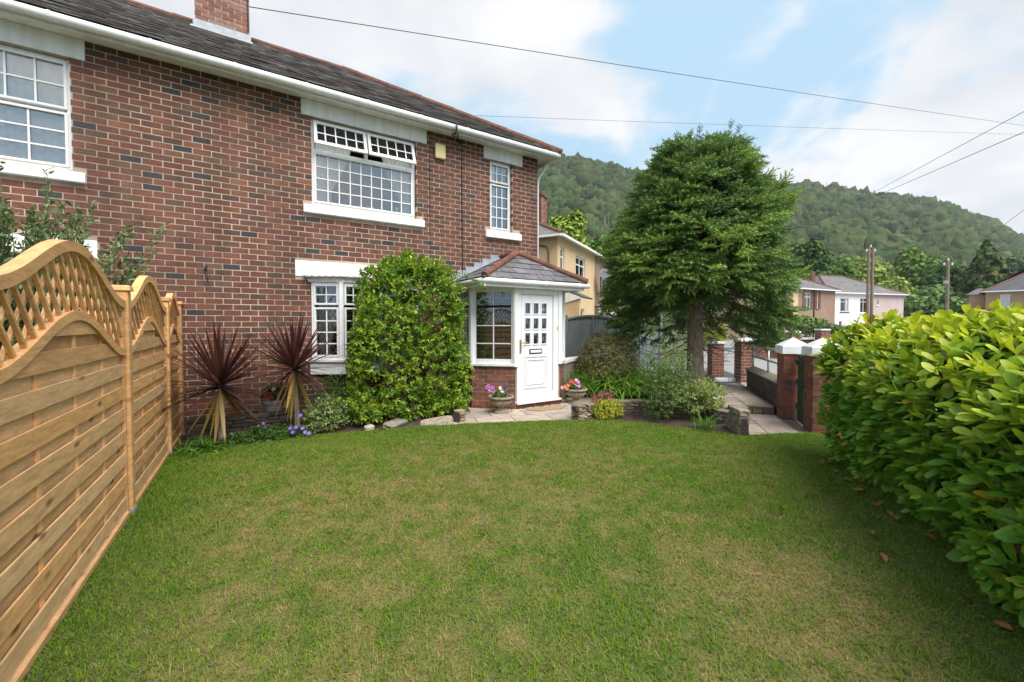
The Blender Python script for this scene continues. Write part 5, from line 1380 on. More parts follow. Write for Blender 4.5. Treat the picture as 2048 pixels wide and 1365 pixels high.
# ------------------------------------------------------------------ flowers
def flower(parent, p, r, col, eye=None, face=None, name='flower'):
    f = Vector(face if face else (-0.4, -0.8, 0.5)).normalized(); a = f.cross(Vector((0, 0, 1))).normalized(); b = f.cross(a)
    m = MB(); c = Vector(p)
    for k in range(5):
        w = k * 1.2566; w0, w1 = w - 0.6, w + 0.6
        q = lambda an, rr, o: tuple(c + (a * math.cos(an) + b * math.sin(an)) * rr * r + f * o * r)
        m._add([tuple(c), q(w0, 0.75, 0.12), q(w, 1.0, 0.22), q(w1, 0.75, 0.12)], [(0, 1, 2), (0, 2, 3)], col)
    if eye:
        for k in range(5):
            w = k * 1.2566; m._add([tuple(c + f * r * 0.10), tuple(c + (a * math.cos(w) + b * math.sin(w)) * r * 0.34 + f * r * 0.13), tuple(c + (a * math.cos(w + 1.26) + b * math.sin(w + 1.26)) * r * 0.34 + f * r * 0.13)], [(0, 1, 2)], eye)
    return m.build(name, 'petal', parent)
VIO = (0.23, 0.14, 0.55)
for u_, v_ in [(468, 868), (497, 878), (515, 872), (524, 848), (552, 873), (578, 858), (583, 866), (590, 856), (603, 858), (608, 866), (616, 868), (599, 832)]:
    d_ = 5.62; x, y = W(u_, d_); p = (x, y, H(v_, d_))
    flower(gm, p, 0.034, tuple(c * random.uniform(0.85, 1.2) for c in VIO), (0.5, 0.45, 0.6))
pot = thing('flower_pot', 'grey pot of red geraniums behind the second palm', 'pot', (0.22, 7.12, 0.25))
MB().lathe((0.22, 7.12, 0.22), [(0.10, 0), (0.13, 0.16), (0.15, 0.2), (0.15, 0.24), (0.13, 0.24)], 18).build('body', 'grey_pot', pot)
gr_ = leafy('red_geranium', 'red flowered geranium growing in the grey pot', 'plant', (0.26, 7.1, 0.58), (0.2, 0.12, 0.11), 60, 0.06, [(0.10, 0.2, 0.04)], asp=0.9, stem_mat='stem_green')
for dx_, dz_, c in [(-0.08, 0.0, (0.6, 0.03, 0.05)), (-0.03, -0.04, (0.62, 0.04, 0.08)), (0.06, 0.0, (0.55, 0.03, 0.05)), (0.30, 0.08, (0.62, 0.14, 0.08)), (0.02, 0.08, (0.75, 0.72, 0.7))]:
    flower(gr_, (0.2 + dx_, 6.97, 0.56 + dz_), 0.04, c)
MAG, PNK, WHT, DRK, REDF, ORG = (0.48, 0.16, 0.52), (0.62, 0.30, 0.50), (0.8, 0.76, 0.74), (0.06, 0.02, 0.08), (0.66, 0.04, 0.03), (0.75, 0.22, 0.08)
pl1 = leafy('petunias', 'purple and white petunias planted in the left urn', 'flowers', (3.70, 6.27, 0.34), (0.15, 0.15, 0.07), 46, 0.055, [(0.09, 0.17, 0.035), (0.13, 0.22, 0.05)], asp=0.7, stem_mat='stem_green', stems=4)
for u_, v_, c, e in [(977, 773, MAG, DRK), (985, 776, MAG, DRK), (980, 781, PNK, DRK), (986, 783, MAG, DRK), (974, 776, MAG, DRK), (1001, 777, WHT, None), (1005, 783, WHT, None), (1007, 776, DRK, None), (1010, 778, DRK, None)]:
    d_ = 7.12 - 0.05; x, y = W(u_, d_); flower(pl1, (x, y, H(v_, d_)), 0.038, c, e)
pl2 = leafy('petunias', 'red, orange and lilac petunias planted in the right urn', 'flowers', (5.40, 6.22, 0.34), (0.16, 0.16, 0.08), 46, 0.055, [(0.09, 0.17, 0.035), (0.13, 0.22, 0.05)], asp=0.7, stem_mat='stem_green', stems=4)
for u_, v_, c, e in [(1142, 764, REDF, None), (1147, 765, REDF, None), (1153, 761, PNK, WHT), (1157, 765, MAG, WHT), (1154, 770, PNK, DRK), (1158, 773, PNK, None), (1125, 776, PNK, None), (1131, 774, ORG, None), (1134, 777, ORG, None), (1137, 771, ORG, None), (1155, 776, DRK, None)]:
    d_ = 7.95; x, y = W(u_, d_); flower(pl2, (x, y, H(v_, d_)), 0.042, c, e)

# ------------------------------------------------------------------ neighbour's bush behind the fence
nb = thing('grey_green_bush', 'loose grey-green bush rising behind the lattice fence', 'bush', (-1.9, 5.9, 0))
lpP, lpD = [], []; m = MB()
ends = []
for i in range(190):
    az = rng.uniform(0, 6.28); rr_ = rng.uniform(0.2, 1.05)
    ends.append((-2.0 + math.cos(az) * rr_ * 0.95, 5.85 + math.sin(az) * rr_ * 0.8, rng.uniform(1.7, 2.95) - 0.2 * rr_))
ends += [(-0.90, 6.45, 2.78), (-1.0, 6.4, 2.45), (-1.28, 6.3, 2.6), (-1.15, 6.2, 2.2), (-1.75, 6.0, 3.12), (-2.0, 5.8, 3.1), (-1.45, 6.2, 2.9)]
for e in ends:
    b = np.array([-2.0 + rng.uniform(-.25, .25), 5.8 + rng.uniform(-.25, .25), 0.0]); e = np.array(e); c = (b + e) / 2 + [0, 0, 0.35]
    pts = [b * (1 - t) ** 2 + 2 * c * t * (1 - t) + e * t ** 2 for t in np.linspace(0, 1, 9)]
    m.tube([tuple(p) for p in pts], list(np.linspace(0.012, 0.003, 9)), 5)
    for t in np.arange(0.46, 1.01, 0.02):
        p = b * (1 - t) ** 2 + 2 * c * t * (1 - t) + e * t ** 2; tg = unit(2 * (1 - t) * (c - b) + 2 * t * (e - c))
        for s in range(3):
            lpP.append(p + rng.normal(0, .015, 3)); lpD.append(tg * 0.7 + rng.normal(0, .75, 3) + [0, 0, 0.1])
m.build('stems', 'stem_green', nb)
n = len(lpP); L = rng.uniform(0.04, 0.085, n)
C = np.array([(0.11, 0.17, 0.065), (0.15, 0.21, 0.09), (0.20, 0.26, 0.10), (0.085, 0.14, 0.05)])[rng.integers(0, 4, n)] * rng.uniform(0.75, 1.25, (n, 1))
foliage(nb, 'laurel', LEAF_V, LEAF_T, np.array(lpP), np.array(lpD), rdirs(n) + [0, 0, 1.0], np.column_stack([L, L * 0.36, L]), C, 'leaf', 120)

# ------------------------------------------------------------------ spruce
TX, TY, TZ = 8.70, 5.82, 0.16
spruce = thing('spruce_tree', 'bushy dark green spruce with a bare lower trunk in the front garden', 'tree', (TX, TY, TZ))
m = MB(); m.tube([(TX, TY, TZ - 0.1), (TX, TY, TZ + 0.05), (TX - 0.01, TY, TZ + 0.4), (TX - 0.02, TY + 0.01, 1.8), (TX, TY, 3.6), (TX + 0.02, TY, 5.2)], [0.30, 0.24, 0.185, 0.165, 0.11, 0.04], 14)
m.build('trunk', 'bark', spruce, smooth=True)
# spray of needles: a main axis with side twigs
V, T = [], []
def needle_axis(o, d, L, n):
    d = np.array(d) / np.linalg.norm(d)
    for i in range(n):
        t = (i + 0.5) / n; w = i * 2.4; a = unit(np.cross(d, [0.2, 0.5, 0.84])); b = np.cross(d, a)
        rdl = a * math.cos(w) + b * math.sin(w); p = np.array(o) + d * L * t
        q = p + d * 0.11 + rdl * 0.09; sd = np.cross(d, rdl) * 0.033
        k = len(V); V.extend([p + sd, p - sd, q]); T.append((k, k + 1, k + 2))
needle_axis((0, 0, 0), (1, 0, 0), 0.95, 20)
for sx_, sg in ((0.15, 1), (0.28, -1), (0.42, 1), (0.55, -1)): needle_axis((sx_, 0, 0), (0.75, sg * 0.62, -0.06), 0.5 * (1.15 - sx_), 11)
SPV, SPT = np.array(V), np.array(T)
def crown_r(z):
    return np.interp(z, [1.0, 1.5, 2.2, 2.9, 3.6, 4.3, 4.8, 5.2, 5.6], [1.5, 1.72, 1.82, 1.80, 1.68, 1.42, 1.10, 0.70, 0.2])
SP, SD_, SC, SSz, SU = [], [], [], [], []
mb = MB()
nb_ = 190
for i in range(nb_):
    f = (i + 0.5) / nb_; z = 2.15 + 3.05 * f ** 0.95; az = i * 2.39996 + rng.normal(0, .15)
    R = crown_r(z) * rng.uniform(0.82, 1.10) * (1 + 0.12 * math.sin(az * 3 + z * 2))
    R *= np.interp(f, [0, 0.3, 1], [0.86, 0.92, 1.0])
    front = math.cos(az - math.atan2(-TY, -TX)) > 0.45        # the side over the path has been trimmed
    if front and z < 2.55: R *= 0.45
    rise = np.interp(f, [0, 0.25, 0.6, 1.0], [-0.36, -0.16, 0.08, 0.5])
    a = np.array([TX, TY, z]); dirn = np.array([math.cos(az), math.sin(az), 0])
    e = a + dirn * R + [0, 0, rise * R]; c = (a + e) / 2 + [0, 0, 0.16 * R]
    cur = lambda t: a * (1 - t) ** 2 + 2 * c * t * (1 - t) + e * t ** 2
    mb.tube([tuple(cur(t)) for t in (0, 0.3, 0.6, 1)], [0.024 * (1.3 - f), 0.018 * (1.3 - f), 0.011, 0.004], 5)
    side = np.array([-dirn[1], dirn[0], 0])
    t0 = np.interp(f, [0, 0.12, 0.3], [0.72, 0.58, 0.36])
    for t in np.arange(t0, 1.02, 0.062):
        p = cur(t); tg = unit(2 * (1 - t) * (c - a) + 2 * t * (e - c))
        for s in (-1, 1, 0):
            if s == 0 and t < 0.8 and rng.random() < 0.5: continue
            d = tg * (0.9 if s else 1.0) + side * s * rng.uniform(0.5, 1.1) + [0, 0, rng.normal(-0.16 if f < .5 else 0.05, 0.25)]
            SP.append(p + rng.normal(0, .035, 3)); SD_.append(d); SSz.append(rng.uniform(0.28, 0.48) * (1.0 if s else 0.9))
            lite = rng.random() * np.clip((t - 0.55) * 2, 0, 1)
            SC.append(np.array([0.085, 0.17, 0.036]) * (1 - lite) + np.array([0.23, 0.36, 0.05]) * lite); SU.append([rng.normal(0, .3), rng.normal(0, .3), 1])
# several leaders at the top
for dx_, dy_, zt_, r_ in [(0.05, 0.0, 6.12, 0.34), (0.36, -0.24, 5.95, 0.38), (0.6, -0.42, 6.2, 0.2), (0.78, -0.5, 6.1, 0.16), (-0.42, 0.28, 5.95, 0.34), (-0.75, 0.5, 5.5, 0.34), (-1.15, 0.75, 5.05, 0.3), (1.15, -0.7, 5.3, 0.22)]:
    b = np.array([TX + dx_ * 0.6, TY + dy_ * 0.6, zt_ - 1.2]); e = np.array([TX + dx_, TY + dy_, zt_])
    mb.tube([tuple(b), tuple((b + e) / 2), tuple(e)], [0.02, 0.012, 0.005], 5)
    for t in np.arange(0.1, 0.97, 0.09):
        for s in range(4):
            az = rng.uniform(0, 6.28); p = b * (1 - t) + e * t
            SP.append(p); SD_.append([math.cos(az), math.sin(az), rng.uniform(0.5, 1.1)]); SSz.append(r_ * 1.1 * (1.15 - t)); SC.append(np.array([0.07, 0.14, 0.04]) * rng.uniform(0.8, 1.3)); SU.append([0, 0, 1])
    SP.append(e - [0, 0, 0.15]); SD_.append([0.05, 0, 1]); SSz.append(0.26); SC.append(np.array([0.08, 0.13, 0.04])); SU.append([1, 0, 0])
mb.build('branches', 'twig', spruce)
# bare dead twigs low on the trunk
md = MB()
for i in range(60):
    z = rng.uniform(1.0, 2.3); az = rng.uniform(0, 6.28); R = rng.uniform(0.6, 1.6); p = np.array([TX, TY, z]); e = p + [math.cos(az) * R, math.sin(az) * R, rng.uniform(-0.5, 0.1)]
    c = (p + e) / 2 + rng.normal(0, .12, 3); md.tube([tuple(p), tuple(c), tuple(e)], [0.011, 0.007, 0.003], 4)
    for k in range(4):
        q = p + (e - p) * rng.uniform(0.4, 1); q2 = q + rng.normal(0, .2, 3) * [1, 1, 0.6]; md.tube([tuple(q), tuple(q2)], [0.004, 0.002], 3)
md.build('dead_twigs', 'twig', spruce)
# hanging skirt sprays low on the right and left
for i in range(150):
    az = rng.uniform(0, 6.28); R = rng.uniform(1.35, 1.95); z = rng.uniform(1.15, 1.9)
    if math.cos(az - math.atan2(-TY, -TX)) > 0.4: continue
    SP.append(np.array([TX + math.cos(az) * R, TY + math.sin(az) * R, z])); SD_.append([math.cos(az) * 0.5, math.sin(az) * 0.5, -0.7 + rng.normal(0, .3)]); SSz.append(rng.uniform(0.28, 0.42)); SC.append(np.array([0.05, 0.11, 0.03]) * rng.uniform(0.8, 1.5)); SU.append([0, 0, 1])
# outer shell of sprays closes the crown, with gaps between the tiers
for i in range(4200):
    z = rng.uniform(1.2, 5.35); az = rng.uniform(0, 6.28); lp_ = float(fbm(np.array([az * 2.2 + 40]), np.array([z * 1.9]), 71, 3)[0]); R = crown_r(z) * (0.55 + 0.82 * lp_) * rng.uniform(0.86, 1.02)
    if lp_ < 0.40 or (z < 2.2 and R < 1.25) or (z < 2.4 and math.cos(az - math.atan2(-TY, -TX)) > 0.45): continue
    if R < 0.1 or rng.random() > 0.4 + crown_r(z) / 2: continue
    if z < 1.9 and rng.random() < 0.45: continue
    up_ = np.interp(z, [1.2, 3, 4.6, 5.7], [-0.5, -0.18, 0.25, 0.8])
    SP.append(np.array([TX + math.cos(az) * R * 0.93, TY + math.sin(az) * R * 0.93, z])); SD_.append([math.cos(az) + rng.normal(0, .5), math.sin(az) + rng.normal(0, .5), up_ + rng.normal(0, .3)])
    SSz.append(rng.uniform(0.30, 0.52)); lite = np.clip((lp_ - 0.42) * 2.6, 0, 1) * rng.uniform(0.4, 1)
    SC.append(np.array([0.09, 0.18, 0.036]) * (1 - lite) + np.array([0.26, 0.39, 0.05]) * lite); SU.append([rng.normal(0, .3), rng.normal(0, .3), 1])
SSz = np.array(SSz); print('spruce sprays', len(SP))
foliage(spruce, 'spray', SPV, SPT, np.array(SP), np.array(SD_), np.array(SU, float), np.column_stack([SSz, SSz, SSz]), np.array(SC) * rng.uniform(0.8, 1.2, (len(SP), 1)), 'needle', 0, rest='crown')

# ================================================================== beyond the garden
road = MB(); road.poly([(9.0, -30, -0.045), (140, -30, -0.045), (140, 84, -0.045), (27, 17.2, -0.045), (13.4, 9.4, -0.045), (12.0, 7.2, -0.045), (10.4, 6.2, -0.045), (7.9, 3.2, -0.045)])
tag(road.build('road', 'road'), kind='structure')
dv = MB(); dv.poly([(10.5, 6.9, 0.02), (11.7, 6.1, 0.02), (13.4, 7.9, 0.02), (11.6, 9.3, 0.02)])
tag(dv.build('driveway', 'tarmac'), kind='structure')
kb = thing('white_kerb', 'white painted kerb across the mouth of the drive behind the spruce', 'kerb', (11.0, 6.6, 0))
for i in range(6):
    kp = Plane(9.75, 7.55, 0.86, -0.62); MB().pbox(kp, i * 0.36, i * 0.36 + 0.352, -0.02, 0.085, -0.06, 0.06).build('block', 'white_paint', kb, bevel=0.01)
ks = thing('white_rail', 'low white edging rail further up the drive behind the trunk', 'rail', (10.3, 8.6, 0))
kp = Plane(9.6, 8.75, 0.9, -0.4); MB().pbox(kp, 0, 1.6, 0.18, 0.26, -0.04, 0.04).build('rail', 'white_paint', ks)
for a in (0.1, 0.8, 1.5): MB().pbox(kp, a, a + 0.06, 0, 0.18, -0.03, 0.03).build('post', 'white_paint', ks)

def small_brick_pier(name, label, x, y, w, d, h, ang, cap=0.06, singles=60, pyr=False):
    t = thing(name, label, 'pier', (x, y, 0)); c, s = math.cos(ang), math.sin(ang)
    P = [(x + c * a - s * b, y + s * a + c * b) for a, b in ((-w / 2, -d / 2), (w / 2, -d / 2), (w / 2, d / 2), (-w / 2, d / 2))]
    q = [(x + (p[0] - x) * 0.985, y + (p[1] - y) * 0.985) for p in P]
    MB().prism(q, -0.05, h).build('core', 'mortar', t)
    for i in range(4):
        p, r = P[i], P[(i + 1) % 4]; pl = Plane(*p, r[0] - p[0], r[1] - p[1])
        build_bricks(t, pl, lay_bricks(pl, 0, math.dist(p, r), 0, h, mix=PIER_MIX, L=0.225, phase=0.1 * i), proud=0.0, deep=0.06, singles=singles if i in (0, 3) else 0)
    q = [(x + (p[0] - x) * 1.12, y + (p[1] - y) * 1.12) for p in P]
    m = MB(); m.prism(q, h, h + cap)
    if pyr: t2 = [(x + (p[0] - x) * 0.1, y + (p[1] - y) * 0.1) for p in P]; m.hexa([*[(*p, h + cap) for p in q], *[(*p, h + cap + 0.14) for p in t2]])
    m.build('cap', 'white_paint', t)
    return t
small_brick_pier('drive_pier', 'slim brick pier with flat white top at the right of the drive mouth', *W(1487, 11.3), 0.30, 0.34, 1.12, rad(-32))
small_brick_pier('drive_pier', 'slim brick pier at the left of the drive mouth beside the spruce trunk', *W(1432, 12.4), 0.36, 0.30, 1.0, rad(-32))
# far side of the street: brick garden wall with white coping and a capped pier
fw = thing('street_wall', 'far brick garden wall with white coping across the street', 'wall', (*W(1560, 19), 0))
p, q_ = W(1490, 19.5), W(1720, 19.5); pl = Plane(*p, q_[0] - p[0], q_[1] - p[1]); L = math.dist(p, q_)
MB().pbox(pl, 0, L, -0.05, 0.85, -0.2, -0.003).build('core', 'mortar_dark', fw)
build_bricks(fw, pl, lay_bricks(pl, 0, L, 0, 0.85, mix=PIER_MIX), proud=0.0, deep=0.05, singles=0)
for i in range(int(L / 0.6)): MB().pbox(pl, i * 0.6, i * 0.6 + 0.595, 0.85, 0.93, -0.24, 0.05).build('coping', 'white_paint', fw)
small_brick_pier('street_pier', 'small brick pier with white pointed cap over the near gate pier', *W(1586, 18.9), 0.4, 0.4, 1.18, rad(-32), pyr=True, singles=0)
small_brick_pier('street_pier', 'small plain brick pier just left of the hedge top', *W(1645, 19.0), 0.4, 0.4, 1.3, rad(-32), singles=0)
# white coped low wall beside the porch
pw_ = thing('coped_wall', 'low wall with curved white coping right of the porch', 'wall', (6.3, 7.4, 0))
pth = [(5.56, 6.95), (5.9, 7.2), (6.4, 7.45), (7.2, 7.7), (8.0, 7.85)]
m = MB(); m2 = MB()
for i in range(4):
    pl = Plane(*pth[i], pth[i + 1][0] - pth[i][0], pth[i + 1][1] - pth[i][1]); L = math.dist(pth[i], pth[i + 1])
    m.pbox(pl, 0, L, -0.02, 0.74, -0.1, 0.1, (0.25, 0.2, 0.16)); m2.pbox(pl, -0.02, L + 0.02, 0.741 + 0.0015 * i, 0.80 + 0.0015 * i, -0.13, 0.13)
m.build('body', 'stone', pw_); m2.build('coping', 'white_paint', pw_)

# grey chevron fence
gf = thing('grey_fence', 'dark grey chevron boarded fence with curved tops behind the dome bush', 'fence', (8.3, 8.85, 0))
GP = Plane(0, 8.85, 1, 0); gposts = [5.55, 7.28, 9.3, 11.3]
for x in gposts: MB().box(x - 0.05, x + 0.05, 8.80, 8.90, 0, 1.84).build('post', 'grey_paint', gf)
def gtop(i, t):
    if i < 2: return 1.76 + 0.10 * math.sin(math.pi * t)
    return 1.74 - 0.62 * (1 - (1 - t) ** 2)
for i in range(3):
    x0, x1 = gposts[i] + 0.05, gposts[i + 1] - 0.05; L = x1 - x0; mid = (x0 + x1) / 2
    # capping rail
    m = MB(); n = 16
    for k in range(n):
        a, b = k / n, (k + 1) / n; za, zb = gtop(i, a), gtop(i, b)
        m.hexa([GP.pt(x0 + L * a, za - .05, .035), GP.pt(x0 + L * b, zb - .05, .035), GP.pt(x0 + L * b, zb - .05, -.03), GP.pt(x0 + L * a, za - .05, -.03), GP.pt(x0 + L * a, za, .035), GP.pt(x0 + L * b, zb, .035), GP.pt(x0 + L * b, zb, -.03), GP.pt(x0 + L * a, za, -.03)])
    m.build('capping_rail', 'grey_paint', gf)
    for xx in (x0, mid - 0.02, x1 - 0.04): MB().pbox(GP, xx, xx + 0.04, 0.05, gtop(i, (xx + .02 - x0) / L) - 0.045, 0.012, 0.03).build('upright', 'grey_paint', gf)
    # diagonal boards meeting at the middle
    for half, (h0, h1, s) in enumerate(((x0, mid, -1), (mid, x1, 1))):
        for k in range(-10, 24):
            zb_ = k * 0.125
            pts = []
            f = lambda x: zb_ + s * (x - mid) * 1.0 * (-1 if half == 0 else 1) * (1 if half == 0 else 1)
            zf = lambda x: zb_ + abs(x - mid) * (-1.0)
            xs = np.linspace(h0 + 0.002, h1 - 0.002, 9)
            ok = [x for x in xs if 0.05 < zf(x) and zf(x) + 0.11 < gtop(i, (x - x0) / L) - 0.03]
            if len(ok) < 2: continue
            a, b = ok[0], ok[-1]
            m = MB(); m.hexa([GP.pt(a, zf(a), .010), GP.pt(b, zf(b), .010), GP.pt(b, zf(b), -.004), GP.pt(a, zf(a), -.004), GP.pt(a, zf(a) + .108, .006), GP.pt(b, zf(b) + .108, .006), GP.pt(b, zf(b) + .108, -.004), GP.pt(a, zf(a) + .108, -.004)])
            m.build('board', 'grey_paint', gf)
    m = MB()
    for k in range(n):
        a, b = k / n, (k + 1) / n
        m.hexa([GP.pt(x0 + L * a, 0.03, -.006), GP.pt(x0 + L * b, 0.03, -.006), GP.pt(x0 + L * b, 0.03, -.022), GP.pt(x0 + L * a, 0.03, -.022), GP.pt(x0 + L * a, gtop(i, a) - .04, -.006), GP.pt(x0 + L * b, gtop(i, b) - .04, -.006), GP.pt(x0 + L * b, gtop(i, b) - .04, -.022), GP.pt(x0 + L * a, gtop(i, a) - .04, -.022)])
    m.build('backing', 'grey_paint', gf)

# ------------------------------------------------------------------ neighbouring houses
def simple_house(name, label, p0, p1, dep, eave, rise, segs, windows, roof='far_slate', side_mat='cream_render', hip=(True, True), over=0.3):
    L = math.dist(p0, p1); pl = Plane(*p0, p1[0] - p0[0], p1[1] - p0[1])
    t = thing(name, label, 'house', (*pl.pt(L / 2, 0)[:2], 0))
    q = pl.pt
    holes = [(w[0], w[1], w[2], w[3]) for w in windows]
    for a0, a1, z0, z1, mt in segs:
        m = MB(); sheet_with_holes(m, pl, a0, a1, z0, z1, [h for h in holes if h[0] < a1 and h[1] > a0 and h[2] < z1 and h[3] > z0], -0.2, 0.0); m.build('wall', mt, t)
    m = MB(); m.pbox(pl, 0.0, 0.2, -0.05, eave, -dep, -0.2); m.pbox(pl, L - 0.2, L, -0.05, eave, -dep, -0.2); m.pbox(pl, 0.2, L - 0.2, -0.05, eave, -dep, -dep + 0.2)
    m.build('side_wall', side_mat, t)
    MB().pbox(pl, 0.2, L - 0.2, 2.5, 2.6, -dep + 0.2, -0.21).build('floor_slab', 'dim_interior', t)
    for w in windows:
        a0, a1, z0, z1, nc = w[:5]; f = 0.07
        m = MB(); m.pbox(pl, a0, a0 + f, z0, z1, -0.13, -0.06); m.pbox(pl, a1 - f, a1, z0, z1, -0.13, -0.06); m.pbox(pl, a0 + f, a1 - f, z0, z0 + f, -0.13, -0.06); m.pbox(pl, a0 + f, a1 - f, z1 - f, z1, -0.13, -0.06)
        for i in range(1, nc): a = a0 + (a1 - a0) * i / nc; m.pbox(pl, a - 0.03, a + 0.03, z0 + f, z1 - f, -0.125, -0.065)
        if z1 - z0 > 0.9: m.pbox(pl, a0 + f, a1 - f, z1 - 0.42, z1 - 0.36, -0.124, -0.066)
        wn_ = m.build('window', 'upvc', t)
        MB().pbox(pl, a0 + f, a1 - f, z0 + f, z1 - f, -0.10, -0.09).build('pane', 'glass', wn_)
        MB().pbox(pl, a0 - 0.08, a1 + 0.08, z0 - 0.1, z0 - 0.002, -0.1, 0.06).build('sill', w[5] if len(w) > 5 else 'white_paint', wn_)
        MB().pbox(pl, a0 - 0.3, a1 + 0.3, z0 - 0.1, z1 + 0.1, -0.62, -0.6).build('blind', 'net', wn_)
    o = over; hd_ = dep / 2 + o
    E0, E1, E2, E3 = q(-o, eave, o), q(L + o, eave, o), q(L + o, eave, -dep - o), q(-o, eave, -dep - o)
    r0 = q((hd_ - o) if hip[0] else -o, eave + rise, -dep / 2); r1 = q(L - (hd_ - o) if hip[1] else L + o, eave + rise, -dep / 2)
    m = MB(); m.poly([E0, E1, r1, r0]); m.poly([E1, E2, r1]); m.poly([E2, E3, r0, r1]); m.poly([E3, E0, r0])
    rf = m.build('roof', roof, t)
    half_round(r0, r1, 0.11, 'ridge_tile', 'ridge_tile', rf, 1.5)
    if hip[0]: half_round(E0, r0, 0.10, 'ridge_tile', 'ridge_tile', rf, 1.5)
    if hip[1]: half_round(E1, r1, 0.10, 'ridge_tile', 'ridge_tile', rf, 1.5)
    m = MB(); m.pbox(pl, -o, L + o, eave - 0.02, eave - 0.004, -0.0, o); m.pbox(pl, -o, -0.001, eave - 0.02, eave - 0.004, -dep, 0); m.pbox(pl, -o, L + o, eave - 0.12, eave - 0.02, o - 0.03, o + 0.07); m.pbox(pl, -o - 0.07, -o + 0.03, eave - 0.12, eave - 0.02, -dep, o - 0.03)
    m.build('gutter', 'upvc', t)
    return t, pl
# cream and brown pair next door
n0 = (11.05, 13.96); ndir = (0.860, 0.510)
n1 = (n0[0] + ndir[0] * 12.2, n0[1] + ndir[1] * 12.2)
nh, npl = simple_house('rendered_house', 'cream and brown rendered pair of houses just beyond the porch', n0, n1, 7.4, 5.42, 2.1,
    [(0, 5.7, -0.05, 5.42, 'cream_render'), (5.7, 12.2, 2.65, 5.42, 'brown_render')],
    [(0.35, 0.85, 3.7, 4.95, 1), (2.45, 3.95, 3.75, 4.9, 2), (2.5, 3.85, 0.95, 2.35, 2), (6.85, 8.35, 3.5, 4.8, 2), (9.95, 10.75, 3.5, 4.8, 1), (6.7, 8.4, 0.9, 2.2, 3), (9.6, 10.7, 0.05, 2.2, 1)])
m = MB(); sheet_with_holes(m, npl, 5.7, 12.2, -0.05, 2.64, [(6.7, 8.4, 0.9, 2.2), (9.6, 10.7, 0.05, 2.2)], -0.2, 0.0); lw_ = m.build('wall', 'mortar', nh)
build_bricks(lw_, npl, lay_bricks(npl, 5.7, 12.2, 0, 2.64, [(6.7, 8.4, 0.9, 2.2), (9.6, 10.7, 0.05, 2.2), (6.5, 8.6, 2.2, 2.5), (9.4, 10.9, 2.2, 2.5)]), singles=0)
for a0, a1 in ((6.5, 8.6), (9.4, 10.9)): MB().pbox(npl, a0, a1, 2.2, 2.5, -0.1, 0.02).build('lintel', 'white_paint', nh)
MB().pbox(npl, 5.705, 12.19, 2.6, 2.72, 0.002, 0.06).build('string_course', 'brown_render', nh)
m = MB(); q = npl.pt
m.hexa([q(0.7, 2.72, 0.9), q(2.2, 2.72, 0.9), q(2.2, 3.12, 0.0), q(0.7, 3.12, 0.0), q(0.7, 2.78, 0.92), q(2.2, 2.78, 0.92), q(2.2, 3.2, 0.0), q(0.7, 3.2, 0.0)]); m.build('door_canopy', 'dark_slate', nh)
m = MB(); m._add([q(0.72, 2.5, 0.0), q(0.72, 2.72, 0.85), q(0.72, 3.1, 0.0), q(0.66, 2.5, 0.0), q(0.66, 2.72, 0.85), q(0.66, 3.1, 0.0)], [(0, 1, 2), (3, 5, 4), (0, 3, 4, 1), (1, 4, 5, 2), (2, 5, 3, 0)], None); m.build('canopy_cheek', 'white_paint', nh)
MB().pbox(npl, 0.72, 0.9, 0, 2.7, 0.0, 0.75).build('porch_cheek', 'cream_render', nh)
cpos = q(0.0, 0, -1.4); MB().tube([q(-0.06, 5.3, -1.5), q(-0.06, 0.1, -1.5)], 0.05, 8).build('downpipe', 'upvc', nh)
MB().tube([q(-0.04, 5.05, -0.9), q(-0.04, 4.95, -0.5), q(-0.04, 4.7, -0.4), q(-0.04, 3.0, -0.4)], 0.03, 6).build('waste_pipe', 'ridge_tile', nh)
cx_, cy_ = W(1086, 21.3)
m = MB(); 
cpl = Plane(cx_ - 0.35, cy_ - 0.3, ndir[0], ndir[1])
m.pbox(cpl, 0, 0.75, 5.6, 8.1, -0.75, 0); m.pbox(cpl, -0.06, 0.81, 8.1, 8.22, -0.81, 0.06)
ch2 = m.build('chimney', 'ridge_tile', nh)
build_bricks(ch2, cpl, lay_bricks(cpl, 0, 0.75, 6.0, 8.1, mix=PALE_MIX), proud=0.004, deep=0.05, singles=0)
MB().lathe(cpl.pt(0.2, 8.22, -0.35), [(0.15, 0), (0.13, 0.4), (0.17, 0.42), (0.17, 0.52), (0.12, 0.52)], 14).build('chimney_pot', 'ridge_tile', ch2)
MB().pbox(cpl, -0.05, 0.8, 5.9, 6.25, -0.8, 0.03).build('flashing', 'lead', ch2)
def dish(label, p, aim, r):
    t = thing('satellite_dish', label, 'dish', p); f = Vector(aim).normalized(); a = f.cross(Vector((0, 0, 1))).normalized(); b = a.cross(f); c = Vector(p); m = MB(); v = [tuple(c)]; fs = []
    for j, k in ((0.5, 0.06), (1.0, 0.22)):
        for i in range(20): w = i * math.pi / 10; v.append(tuple(c + (a * math.cos(w) + b * math.sin(w)) * r * j + f * k * r))
    for i in range(20): fs += [(0, 1 + i, 1 + (i + 1) % 20), (1 + i, 21 + i, 21 + (i + 1) % 20, 1 + (i + 1) % 20)]
    m._add(v, fs, None); o = m.build('reflector', 'dish_grey', t, smooth=True); so = o.modifiers.new('thick', 'SOLIDIFY'); so.thickness = 0.02
    m = MB(); m.tube([tuple(c - b * r * 0.9 + f * 0.1 * r), tuple(c - b * r * 0.7 + f * r * 0.9), tuple(c + f * r * 0.95)], 0.014, 5); m.build('feed_arm', 'dish_grey', t)
    m = MB(); m.tube([tuple(c), tuple(c - f * 0.3)], 0.025, 6); m.build('bracket', 'dish_grey', t)
